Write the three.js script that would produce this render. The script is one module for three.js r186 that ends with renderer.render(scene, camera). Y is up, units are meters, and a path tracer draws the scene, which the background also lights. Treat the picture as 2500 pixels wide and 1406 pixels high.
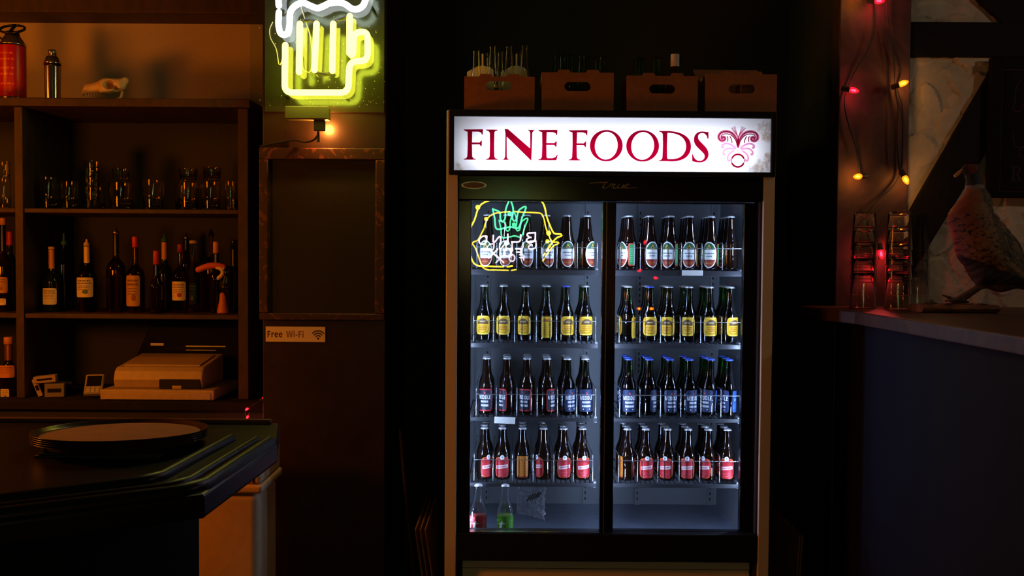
import * as THREE from 'three';
import { RectAreaLightUniformsLib } from 'three/addons/lights/RectAreaLightUniformsLib.js';
import { RoundedBoxGeometry } from 'three/addons/geometries/RoundedBoxGeometry.js';
import { mergeGeometries } from 'three/addons/utils/BufferGeometryUtils.js';
import { ImprovedNoise } from 'three/addons/math/ImprovedNoise.js';

// ---------------------------------------------------------------- camera, exposure, light settings
const W = 2500, H = 1406, F = 2338, DEG = Math.PI / 180;
const scene = new THREE.Scene();
scene.background = new THREE.Color(0x000000);
const camera = new THREE.PerspectiveCamera(2 * Math.atan(H / 2 / F) / DEG, W / H, 0.05, 60);
camera.position.set(0, 1.48, 3.5);
camera.rotation.order = 'YXZ';
camera.rotation.set(-1.9 * DEG, 0, 0.43 * DEG);
camera.updateMatrixWorld(true); camera.updateProjectionMatrix();
const renderer = new THREE.WebGLRenderer({ antialias: true });
renderer.toneMapping = THREE.LinearToneMapping;
renderer.toneMappingExposure = 1.0;
renderer.shadowMap.enabled = true;
RectAreaLightUniformsLib.init();

const LIGHT = {
  barBulb: { color: [1, 0.225, 0.006], cd: 0.6, nits: 17 },      // two filament bulbs over the bar, left of the frame
  wallLamp: { color: [1, 0.80, 0.62], cd: 0.72 },      // dim lamp above the ledge, right of the frame
  led: { color: [0.45, 0.62, 1.0], strip: 330, dot: 60 },   // cooler LED strips
  signTube: { color: [0.80, 0.85, 1.0], nits: 30 },   // fluorescent tube in the cooler's light box
  neonYellow: [1.0, 0.93, 0.06], neonWhite: [0.86, 0.90, 1.0], neonPower: 9,
};

// ---------------------------------------------------------------- helpers
const V = (x, y, z) => new THREE.Vector3(x, y, z);
const EYE = camera.position.clone();
function ray(px, py) { return V((px / W) * 2 - 1, 1 - (py / H) * 2, 0.5).unproject(camera).sub(EYE).normalize(); }
function atZ(px, py, z) { const d = ray(px, py); return d.multiplyScalar((z - EYE.z) / d.z).add(EYE); }
function onY(px, py, y) { const d = ray(px, py); return d.multiplyScalar((y - EYE.y) / d.y).add(EYE); }
const mpp = (z) => (EYE.z - z) / F;                    // metres per photo pixel at depth z
let seed = 7;
const rnd = () => { seed = (seed * 1664525 + 1013904223) % 4294967296; return seed / 4294967296; };
const rr = (a, b) => a + (b - a) * rnd();
const noise = new ImprovedNoise();
const fbm = (x, y, z = 0) => noise.noise(x, y, z) * 0.55 + noise.noise(x * 2.1, y * 2.1, z + 3) * 0.3 + noise.noise(x * 4.3, y * 4.3, z + 7) * 0.15;

const taken = new Map();
function numbered(name) { const n = taken.get(name) ?? 0; taken.set(name, n + 1); return n ? `${name}_${String(n).padStart(3, '0')}` : name; }
function sh(o) { o.traverse((c) => { if (c.isMesh) { c.castShadow = true; c.receiveShadow = true; } }); return o; }
function thing(name, label, category, at, group) {
  const o = new THREE.Group(); o.name = numbered(name); o.position.copy(at ?? V(0, 0, 0)); o.userData = { label, category };
  if (group) o.userData.group = group;
  scene.add(o); return o;
}
// geometry given in world axes, stored relative to its parent
function worldOf(o) { const p = V(0, 0, 0); for (let q = o; q && q !== scene; q = q.parent) p.add(q.position); return p; }
function part(parent, name, geo, mat, label) {
  const p = worldOf(parent); geo.translate(-p.x, -p.y, -p.z);
  return local(parent, name, geo, mat, label);
}
function local(parent, name, geo, mat, label) {
  const m = new THREE.Mesh(geo, mat); m.name = name; m.castShadow = m.receiveShadow = true; if (label) m.userData.label = label;
  parent.add(m); return m;
}
function single(name, geo, mat, label, category, group) {
  const m = new THREE.Mesh(geo, mat); m.name = numbered(name); m.castShadow = m.receiveShadow = true;
  m.userData = { label, category }; if (group) m.userData.group = group; scene.add(m); return m;
}
function struct(name, geo, mat, label) {
  const m = new THREE.Mesh(geo, mat); m.name = numbered(name); m.castShadow = m.receiveShadow = true;
  m.userData = { kind: 'structure', label }; scene.add(m); return m;
}
// uv in metres, by the axis a face looks along
function metreUV(g) {
  if (g.index) g = g.toNonIndexed();
  const p = g.attributes.position, n = g.attributes.normal, uv = new Float32Array(p.count * 2);
  for (let i = 0; i < p.count; i += 3) {
    const ax = Math.abs(n.getX(i) + n.getX(i + 1) + n.getX(i + 2)), ay = Math.abs(n.getY(i) + n.getY(i + 1) + n.getY(i + 2)), az = Math.abs(n.getZ(i) + n.getZ(i + 1) + n.getZ(i + 2));
    for (let k = i; k < i + 3; k++) {
      const x = p.getX(k), y = p.getY(k), z = p.getZ(k);
      const [u, v] = ax >= ay && ax >= az ? [z, y] : ay >= az ? [x, z] : [x, y];
      uv[k * 2] = u; uv[k * 2 + 1] = v;
    }
  }
  g.setAttribute('uv', new THREE.BufferAttribute(uv, 2));
  return g;
}
function box(x0, x1, y0, y1, z0, z1, r = 0) {
  const w = Math.abs(x1 - x0), h = Math.abs(y1 - y0), d = Math.abs(z1 - z0);
  const g = r ? new RoundedBoxGeometry(w, h, d, 2, Math.min(r, w / 2.01, h / 2.01, d / 2.01)) : new THREE.BoxGeometry(w, h, d);
  g.translate((x0 + x1) / 2, (y0 + y1) / 2, (z0 + z1) / 2);
  return metreUV(g);
}
const clean = (g) => { let q = g.index ? g.toNonIndexed() : g; for (const k of Object.keys(q.attributes)) if (!['position', 'normal', 'uv'].includes(k)) q.deleteAttribute(k); return q; };
const join = (list) => mergeGeometries(list.map(clean));
const lathe = (pts, seg = 28) => new THREE.LatheGeometry(pts.map(([r, y]) => new THREE.Vector2(Math.max(r, 0.00001), y)), seg);
// straight runs with rounded corners
function roundPath(pts, r) {
  const out = [];
  for (let i = 0; i < pts.length; i++) {
    const p = pts[i];
    if (i === 0 || i === pts.length - 1) { out.push(p.clone()); continue; }
    const a = pts[i - 1], b = pts[i + 1], la = a.distanceTo(p), lb = b.distanceTo(p), q = Math.min(r, la * 0.48, lb * 0.48);
    const s = p.clone().lerp(a, q / la), e = p.clone().lerp(b, q / lb);
    for (let k = 0; k <= 6; k++) { const t = k / 6; out.push(V(0, 0, 0).addScaledVector(s, (1 - t) ** 2).addScaledVector(p, 2 * t * (1 - t)).addScaledVector(e, t * t)); }
  }
  return out;
}
function tube(pts, r, { seg = 8, round = 0, caps = true, smooth = false, n } = {}) {
  const q = round ? roundPath(pts, round) : pts;
  let curve;
  if (smooth) curve = new THREE.CatmullRomCurve3(q, false, 'centripetal');
  else { curve = new THREE.CurvePath(); for (let i = 1; i < q.length; i++) if (q[i].distanceTo(q[i - 1]) > 1e-6) curve.add(new THREE.LineCurve3(q[i - 1], q[i])); }
  const g = clean(new THREE.TubeGeometry(curve, n ?? Math.max(2, Math.min(160, q.length * (smooth ? 5 : 3))), r, seg, false));
  if (!caps) return g;
  const ends = [q[0], q[q.length - 1]].map((p) => clean(new THREE.SphereGeometry(r, seg, 6).translate(p.x, p.y, p.z)));
  return join([g, ...ends]);
}
const rod = (a, b, r, seg = 6) => tube([a, b], r, { seg, caps: false, n: 1 });
function extrude(pts, z0, z1, bevel = 0) {               // a flat outline in x and y, given thickness along z
  const s = new THREE.Shape(pts.map(([x, y]) => new THREE.Vector2(x, y)));
  const g = new THREE.ExtrudeGeometry(s, { depth: z1 - z0 - 2 * bevel, bevelEnabled: bevel > 0, bevelThickness: bevel, bevelSize: bevel, bevelSegments: 2 });
  g.translate(0, 0, z0 + bevel); return metreUV(g);
}
function slab(pts, y0, y1, bevel = 0) {                  // an outline in x and z, given thickness along y
  const s = new THREE.Shape(pts.map(([x, z]) => new THREE.Vector2(x, -z)));
  const g = new THREE.ExtrudeGeometry(s, { depth: y1 - y0 - 2 * bevel, bevelEnabled: bevel > 0, bevelThickness: bevel, bevelSize: bevel, bevelSegments: 3 });
  g.rotateX(-Math.PI / 2); g.translate(0, y0 + bevel, 0); return metreUV(g);
}

// ---------------------------------------------------------------- textures and materials
function canvasTex(w, h, draw, srgb = true) {
  const c = document.createElement('canvas'); c.width = w; c.height = h; const g = c.getContext('2d');
  draw(g, w, h); const t = new THREE.CanvasTexture(c); if (srgb) t.colorSpace = THREE.SRGBColorSpace;
  t.wrapS = t.wrapT = THREE.RepeatWrapping; return t;
}
function dataTex(w, h, f, srgb = true, wrap = THREE.RepeatWrapping) {
  const d = new Uint8Array(w * h * 4);
  for (let j = 0; j < h; j++) for (let i = 0; i < w; i++) { const c = f(i / w, j / h); for (let k = 0; k < 3; k++) d[(j * w + i) * 4 + k] = Math.max(0, Math.min(255, c[k] * 255)); d[(j * w + i) * 4 + 3] = 255; }
  const t = new THREE.DataTexture(d, w, h); t.magFilter = THREE.LinearFilter; t.minFilter = THREE.LinearFilter; if (srgb) t.colorSpace = THREE.SRGBColorSpace;
  t.wrapS = t.wrapT = wrap; t.needsUpdate = true; return t;
}
const tileNoise = (u, v, f, s) => {                       // repeats over the unit square
  const a = Math.PI * 2; return fbm(Math.cos(u * a) * f / 6.28 + s, Math.sin(u * a) * f / 6.28 + Math.cos(v * a) * f / 6.28, Math.sin(v * a) * f / 6.28 + s * 1.7);
};
function woodTex(dark, light, grain = 26) {
  return dataTex(256, 256, (u, v) => {
    const n = tileNoise(u, v, 5, 2), g = 0.5 + 0.5 * Math.sin((u * grain + n * 5) * Math.PI * 2 / 2), f = tileNoise(u, v, 40, 9);
    const t = Math.max(0, Math.min(1, 0.35 * g + 0.45 + 0.5 * n + 0.35 * f));
    return dark.map((d, k) => d + (light[k] - d) * t);
  });
}
const grainTex = (base, amp, f = 60) => dataTex(256, 256, (u, v) => { const n = tileNoise(u, v, f, 4) * amp + tileNoise(u, v, 6, 8) * amp; return base.map((b) => b * (1 + n)); });
const S = (o) => new THREE.MeshStandardMaterial(o);
const P = (o) => new THREE.MeshPhysicalMaterial(o);
const rgb = (r, g, b) => new THREE.Color().setRGB(r, g, b);
const bumpTex = dataTex(256, 256, (u, v) => { const n = 0.5 + 0.35 * tileNoise(u, v, 30, 3) + 0.25 * tileNoise(u, v, 8, 5); return [n, n, n]; }, false);
const oldBrown = woodTex([0.12, 0.07, 0.045], [0.25, 0.15, 0.09]);
const M = {
  blackPaint: S({ color: rgb(0.018, 0.017, 0.017), roughness: 0.75 }),
  darkWall: S({ color: rgb(0.022, 0.018, 0.016), roughness: 0.85, bumpMap: bumpTex, bumpScale: 0.001 }),
  plaster: S({ color: rgb(0.42, 0.33, 0.22), roughness: 0.9, bumpMap: bumpTex, bumpScale: 0.002 }),
  shelfWood: S({ map: oldBrown, roughness: 0.6, bumpMap: bumpTex, bumpScale: 0.0008 }),
  beam: P({ map: woodTex([0.05, 0.04, 0.036], [0.10, 0.075, 0.065]), roughness: 0.85, specularIntensity: 0.5, bumpMap: bumpTex, bumpScale: 0.002 }),
  pillarPaint: S({ map: grainTex([0.165, 0.11, 0.075], 0.25, 20), roughness: 0.38 }),
  postWood: S({ map: woodTex([0.17, 0.10, 0.085], [0.32, 0.20, 0.17], 8), roughness: 0.6, bumpMap: bumpTex, bumpScale: 0.002 }),
  floor: S({ map: woodTex([0.09, 0.06, 0.045], [0.17, 0.11, 0.08]), roughness: 0.6 }),
  black: P({ color: rgb(0.009, 0.009, 0.010), roughness: 0.5, specularIntensity: 0.5 }),
  blackGloss: P({ color: rgb(0.008, 0.008, 0.009), roughness: 0.15, specularIntensity: 0.8 }),
  rubber: S({ color: rgb(0.015, 0.015, 0.015), roughness: 0.6 }),
  coolerWhite: S({ color: rgb(0.20, 0.215, 0.24), roughness: 0.45 }),
  coolerFloor: S({ map: grainTex([0.44, 0.47, 0.54], 0.12, 30), roughness: 0.4 }),
  trim: S({ color: rgb(0.78, 0.68, 0.52), roughness: 0.4 }),
  steel: S({ color: rgb(0.72, 0.72, 0.74), roughness: 0.25, metalness: 1 }),
  brass: S({ color: rgb(0.55, 0.36, 0.12), roughness: 0.3, metalness: 1 }),
  pane: P({ color: 0xffffff, transmission: 1, thickness: 0, roughness: 0, ior: 1.85 }),
  clearGlass: P({ color: 0xffffff, transmission: 1, thickness: 0.01, roughness: 0.01, ior: 1.5 }),
  paper: S({ color: rgb(0.80, 0.78, 0.72), roughness: 0.8 }),
  cardboard: S({ map: grainTex([0.66, 0.44, 0.28], 0.10, 50), roughness: 0.9 }),
};
const glow = (c, k) => S({ color: rgb(0, 0, 0), emissive: rgb(...c), emissiveIntensity: k, roughness: 0.4 });
const glass = (att, dist, rough = 0.02) => P({ color: 0xffffff, transmission: 1, thickness: 0.05, roughness: rough, ior: 1.48, attenuationColor: rgb(...att), attenuationDistance: dist });
M.amber = P({ color: rgb(0.006, 0.002, 0.001), roughness: 0.055, ior: 1.55 });          // brown glass full of beer, too deep to see through
M.green = Object.assign(glass([0.05, 0.42, 0.05], 0.012), { clearcoat: 1, clearcoatRoughness: 0.08 });
M.flint = glass([0.80, 0.88, 0.86], 0.1);
M.whisky = glass([0.75, 0.26, 0.04], 0.03);
M.darkGreen = P({ color: rgb(0.004, 0.010, 0.005), roughness: 0.08, ior: 1.55 });
function pointLight(at, color, cd, size = 1) {
  const l = new THREE.PointLight(rgb(...color), cd, 0, 2); l.position.copy(at); l.castShadow = true; l.shadow.radius = size; l.shadow.mapSize.set(512, 512); return l;
}

// ---------------------------------------------------------------- the room
const Z = { wall: -0.95, shelfFront: -0.45, pillar: -0.25, post: -0.25, stucco: -0.32, cooler: 0 };
struct('floor', box(-4, 3.4, -0.1, 0, -1.1, 4.9), M.floor, 'dark wooden floor');
struct('ceiling', box(-4, 3.4, 2.9, 3.0, -1.1, 4.9), M.darkWall, 'dark ceiling');
struct('wall_back', box(-0.98, 1.35, 0, 2.9, -1.05, Z.wall), M.darkWall, 'near black wall behind the cooler');
struct('wall_back_left', box(-4, -0.98, 0, 2.9, -1.05, Z.wall), M.plaster, 'plastered wall above the back bar shelves');
struct('wall_left', box(-4.1, -4, 0, 2.9, -1.05, 4.9), M.darkWall, 'dark side wall');
struct('wall_right', box(3.4, 3.5, 0, 2.9, -1.05, 4.9), M.darkWall, 'dark side wall');
struct('wall_front', box(-4, 3.4, 0, 2.9, 4.8, 4.9), M.darkWall, 'dark wall facing the cooler');
const postX = [atZ(2040, 625, Z.post).x, atZ(2220, 300, Z.post).x];
struct('wall_right_return', box(postX[0] + 0.004, 1.40, 0, 2.9, -1.0, Z.stucco), M.darkWall, 'dark return wall beside the cooler');

// rough trowelled plaster, modelled: overlapping trowel pats with lifted edges
{
  const x0 = 1.36, x1 = 2.9, y0 = 1.15, y1 = 2.9, nx = 300, ny = 340, pats = [];
  for (let i = 0; i < 420; i++) pats.push({ x: rr(x0, x1), y: rr(y0, y1), a: rr(0, 6.28), w: rr(0.05, 0.13), h: rr(0.03, 0.075), t: rr(0.0, 0.011), s: rr(-0.03, 0.03), c: rr(0.82, 1.12) });
  let tone = 1; const height = (x, y) => {
    let m = 0.0015 * fbm(x * 30, y * 30, 1); tone = 0.95;
    for (const p of pats) {
      const dx = x - p.x, dy = y - p.y; if (Math.abs(dx) > 0.14 || Math.abs(dy) > 0.14) continue;
      const c = Math.cos(p.a), s = Math.sin(p.a), u = (dx * c + dy * s) / p.w, v = (-dx * s + dy * c) / p.h, q = u * u + v * v + 0.25 * fbm(x * 40 + p.x * 9, y * 40, 4);
      const hh = p.t + 0.0045 * u + p.s * 0.1 * v + 0.0014 * fbm(x * 60, y * 60, p.a); if (q < 1 && hh > m) { m = hh; tone = p.c; }
    }
    return m;
  };
  const g = new THREE.PlaneGeometry(x1 - x0, y1 - y0, nx, ny), pos = g.attributes.position;
  g.translate((x0 + x1) / 2, (y0 + y1) / 2, Z.stucco);
  const tint = new Float32Array(pos.count * 3);
  for (let i = 0; i < pos.count; i++) { pos.setZ(i, Z.stucco + height(pos.getX(i), pos.getY(i))); tint.fill(tone, i * 3, i * 3 + 3); }
  g.setAttribute('color', new THREE.BufferAttribute(tint, 3));
  g.computeVertexNormals();
  const pl = S({ map: grainTex([0.74, 0.68, 0.60], 0.10, 24), roughness: 0.92, vertexColors: true });
  const side = box(1.36, 3.4, 0, 2.9, -1.0, Z.stucco - 0.004); side.setAttribute('color', new THREE.BufferAttribute(new Float32Array(side.attributes.position.count * 3).fill(0.95), 3));
  struct('wall_right_back', mergeGeometries([metreUV(g), side]), pl, 'pale rough trowelled plaster wall between dark timbers');
}
const timber = (pts, z0, z1) => extrude(pts.map(([px, py]) => { const p = atZ(px, py, z1); return [p.x, p.y]; }), z0, z1, 0.003);
struct('trim_1', timber([[2216, 55], [2900, 58], [2900, 139], [2216, 135]], Z.stucco - 0.02, -0.285), M.beam, 'dark horizontal timber on the plaster wall');
struct('trim_2', timber([[2441, 136], [2552, 137], [2178, 745], [2095, 745]], Z.stucco - 0.02, -0.288), M.beam, 'dark diagonal timber rising to the right');
struct('trim_3', timber([[2338, -56], [2453, 57], [2640, 57], [2525, -56]], Z.stucco - 0.02, -0.288), M.beam, 'dark diagonal timber above the horizontal one');
struct('trim_4', timber([[2640, 130], [2760, 130], [2760, 800], [2640, 800]], Z.stucco - 0.02, -0.286), M.beam, 'dark upright timber');
struct('trim_5', box(postX[0], postX[1], 0, 2.9, Z.stucco - 0.02, Z.post, 0.006), M.postWood, 'worn red-brown timber post hung with string lights');
const pillX = [atZ(641, 900, Z.pillar).x, atZ(941, 900, Z.pillar).x];
struct('trim_6', box(pillX[0], pillX[1], 0, 2.9, Z.wall, Z.pillar, 0.006), M.pillarPaint, 'brown painted pillar between the back bar and the cooler');
{ const a = atZ(-400, 26, -0.75), b = atZ(640, 22, -0.75); struct('trim_7', box(-3.4, pillX[0] - 0.002, a.y, a.y + 0.2, Z.wall, -0.75, 0.005), M.shelfWood, 'dark brown beam above the back bar'); }

// ---------------------------------------------------------------- back bar shelving
const yBoard = (py) => atZ(320, py, Z.shelfFront).y, xBoard = (px) => atZ(px, 600, Z.shelfFront).x;
const shelfTop = yBoard(241), shelf1 = yBoard(510), shelf2 = yBoard(767), counterY = atZ(320, 978, -0.40).y;
const backBar = thing('back_bar_shelves', 'dark brown open shelving of the back bar with bottles and glasses', 'shelves', V(xBoard(0), counterY, -0.7));
{
  const xl = xBoard(-420), xr = xBoard(606), v1 = [xBoard(37), xBoard(57)], v0 = xBoard(-400);
  part(backBar, 'top_board', box(xl, xr + 0.012, yBoard(262), shelfTop, -0.92, Z.shelfFront + 0.015, 0.004), M.shelfWood);
  part(backBar, 'side_panel', box(xBoard(581), xr, counterY, yBoard(262) - 0.001, -0.92, Z.shelfFront, 0.003), M.shelfWood);
  part(backBar, 'side_panel', box(xl, xl + 0.035, counterY, yBoard(262) - 0.001, -0.92, Z.shelfFront, 0.003), M.shelfWood);
  part(backBar, 'divider_panel', box(v1[0], v1[1], counterY, yBoard(262) - 0.001, -0.90, Z.shelfFront, 0.003), M.shelfWood);
  for (const [top, bot] of [[510, 521], [767, 779]]) {
    part(backBar, 'shelf', box(v1[1] + 0.001, xBoard(581) - 0.001, yBoard(bot), yBoard(top), -0.90, Z.shelfFront - 0.006, 0.003), M.shelfWood);
    part(backBar, 'shelf', box(xl + 0.036, v1[0] - 0.001, yBoard(bot), yBoard(top), -0.90, Z.shelfFront - 0.006, 0.003), M.shelfWood);
  }
  part(backBar, 'back_panel', box(xl + 0.036, xBoard(581) - 0.001, counterY, yBoard(262) - 0.002, -0.92, -0.902), M.blackPaint);
}
const backCounter = thing('back_counter', 'dark back bar counter below the shelves holding the receipt printer', 'counter', V(-1.9, 0, -0.66));
part(backCounter, 'cabinet', box(-3.2, -0.985, 0, counterY - 0.04, -0.94, -0.42), M.blackPaint);
part(backCounter, 'worktop', box(-3.22, -0.985, counterY - 0.04, counterY - 0.001, -0.94, -0.39, 0.006), M.beam);

// ---------------------------------------------------------------- front bar in the near left corner
const barY = 1.05, BP = (px, py) => { const p = onY(px, py, barY); return [p.x, p.z]; };
const bar = thing('bar_counter', 'glossy black bar counter with a raised moulded edge and an angled corner', 'bar counter', V(-1.3, 0, 1.7));
{
  const A = BP(491, 1205), B = BP(668, 1084), C = [B[0] - 0.06, 1.07], Fp = BP(-60, 1276), dir = [Fp[0] - A[0], Fp[1] - A[1]], E = [A[0] + dir[0] * 4, A[1] + dir[1] * 4];
  const top = slab([A, B, C, [-2.6, 1.07], [-2.6, E[1] - 0.4], E], barY - 0.045, barY, 0.008);
  const lacquer = P({ color: rgb(0.007, 0.006, 0.006), roughness: 0.33, specularIntensity: 0.4 });
  part(bar, 'counter_top', top, lacquer);
  // moulded rail, three ridges along the guest side
  const inset = (d) => { const s = 0.30 * d; return [[E[0] + d * 0.35, E[1] - d], [A[0] - d * 1.05, A[1] - d * 0.75], [B[0] - d * 1.0, B[1] - s]]; };
  const rail = (d, r, y) => tube(inset(d).map(([x, z]) => V(x, y, z)), r, { seg: 14, round: 0.02 });
  part(bar, 'edge_moulding', join([rail(0.012, 0.016, barY + 0.002), rail(0.045, 0.012, barY + 0.004), rail(0.11, 0.014, barY + 0.002)]), lacquer);
  part(bar, 'body', slab([[-0.79, 1.09], [-2.5, 1.09], [-2.5, 2.3], [-1.35, 1.95], [-0.86, 1.64]], 0, barY - 0.046), P({ color: rgb(0.004, 0.004, 0.004), roughness: 0.8, specularIntensity: 0.2 }));
  part(bar, 'back_rail', box(-2.6, C[0] - 0.01, barY, barY + 0.012, 1.072, 1.09, 0.004), P({ color: rgb(0.10, 0.05, 0.025), roughness: 0.3 }));
}

// ---------------------------------------------------------------- the drinks cooler
const cx = (px, z = 0) => atZ(px, 850, z).x, cy = (py, z = 0, px = 1490) => atZ(px, py, z).y;
const coolX = [cx(1088), cx(1884.5)], coolTop = cy(270), coolD = 0.76;
const cooler = thing('display_cooler', 'tall two door glass drinks cooler with an illuminated white sign on top', 'cooler', V((coolX[0] + coolX[1]) / 2, 0, -0.38));
const IN = { l: cx(1117) + 0.012, r: cx(1857) - 0.012, back: -0.66, top: cy(478, -0.1), floor: cy(1230, -0.66), front: -0.07 };
{
  const [L, R] = coolX;
  // insulated shell with white lining
  part(cooler, 'side_wall', box(L, IN.l - 0.004, 0.12, coolTop - 0.02, -coolD, -0.012, 0.004), M.blackPaint);
  part(cooler, 'side_wall', box(IN.r + 0.004, R, 0.12, coolTop - 0.02, -coolD, -0.012, 0.004), M.blackPaint);
  part(cooler, 'back_wall', box(IN.l - 0.004, IN.r + 0.004, 0.12, coolTop - 0.02, -coolD, IN.back - 0.003), M.blackPaint);
  part(cooler, 'top_panel', box(L, R, coolTop - 0.02, coolTop, -coolD, -0.012, 0.003), M.blackPaint);
  part(cooler, 'base_panel', box(IN.l - 0.004, IN.r + 0.004, 0.12, IN.floor - 0.004, IN.back - 0.003, -0.075), M.blackPaint);
  part(cooler, 'lining', join([box(IN.l - 0.003, IN.l, IN.floor, IN.top, IN.back, IN.front), box(IN.r, IN.r + 0.003, IN.floor, IN.top, IN.back, IN.front),
    box(IN.l, IN.r, IN.floor, IN.top, IN.back - 0.002, IN.back), box(IN.l, IN.r, IN.top, IN.top + 0.003, IN.back, IN.front)]), M.coolerWhite, 'white interior lining');
  part(cooler, 'interior_floor', box(IN.l, IN.r, IN.floor - 0.003, IN.floor, IN.back, IN.front), M.coolerFloor, 'grey interior floor');
  for (const [a, b] of [[1088, 1116], [1857, 1884.5]]) part(cooler, 'side_trim', box(cx(a) + 0.0005, cx(b), 0.02, coolTop - 0.004, -0.011, 0.006, 0.003), M.trim, 'pale tan metal edge strip');
  // header below the sign
  part(cooler, 'header', box(cx(1117), cx(1856), cy(491), cy(430), -0.06, 0.004, 0.004), M.blackGloss);
  // bottom panel and kick grille
  part(cooler, 'bottom_panel', box(cx(1117), cx(1856), cy(1371), cy(1303), -0.07, 0.004, 0.004), M.black);
  const grille = part(cooler, 'kick_grille', box(cx(1130), cx(1846), 0.05, cy(1371) - 0.004, -0.10, -0.055), S({ color: rgb(0.05, 0.045, 0.04), roughness: 0.6 }));
  const slat = S({ color: rgb(0.80, 0.66, 0.46), roughness: 0.5 });
  for (let k = 0; k < 7; k++) { const y = cy(1374) - 0.004 - k * 0.034; const g = box(cx(1131), cx(1845), -0.0155, 0.0155, -0.003, 0.003, 0.002).rotateX(-0.5).translate(0, y - 0.0155, -0.044); part(grille, 'slat', g, slat); }
  // feet
  for (const [x, z] of [[L + 0.08, -0.1], [R - 0.08, -0.1], [L + 0.08, -0.68], [R - 0.08, -0.68]]) part(cooler, 'foot', new THREE.CylinderGeometry(0.02, 0.025, 0.12, 16).translate(x, 0.06, z), M.rubber);
}

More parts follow.
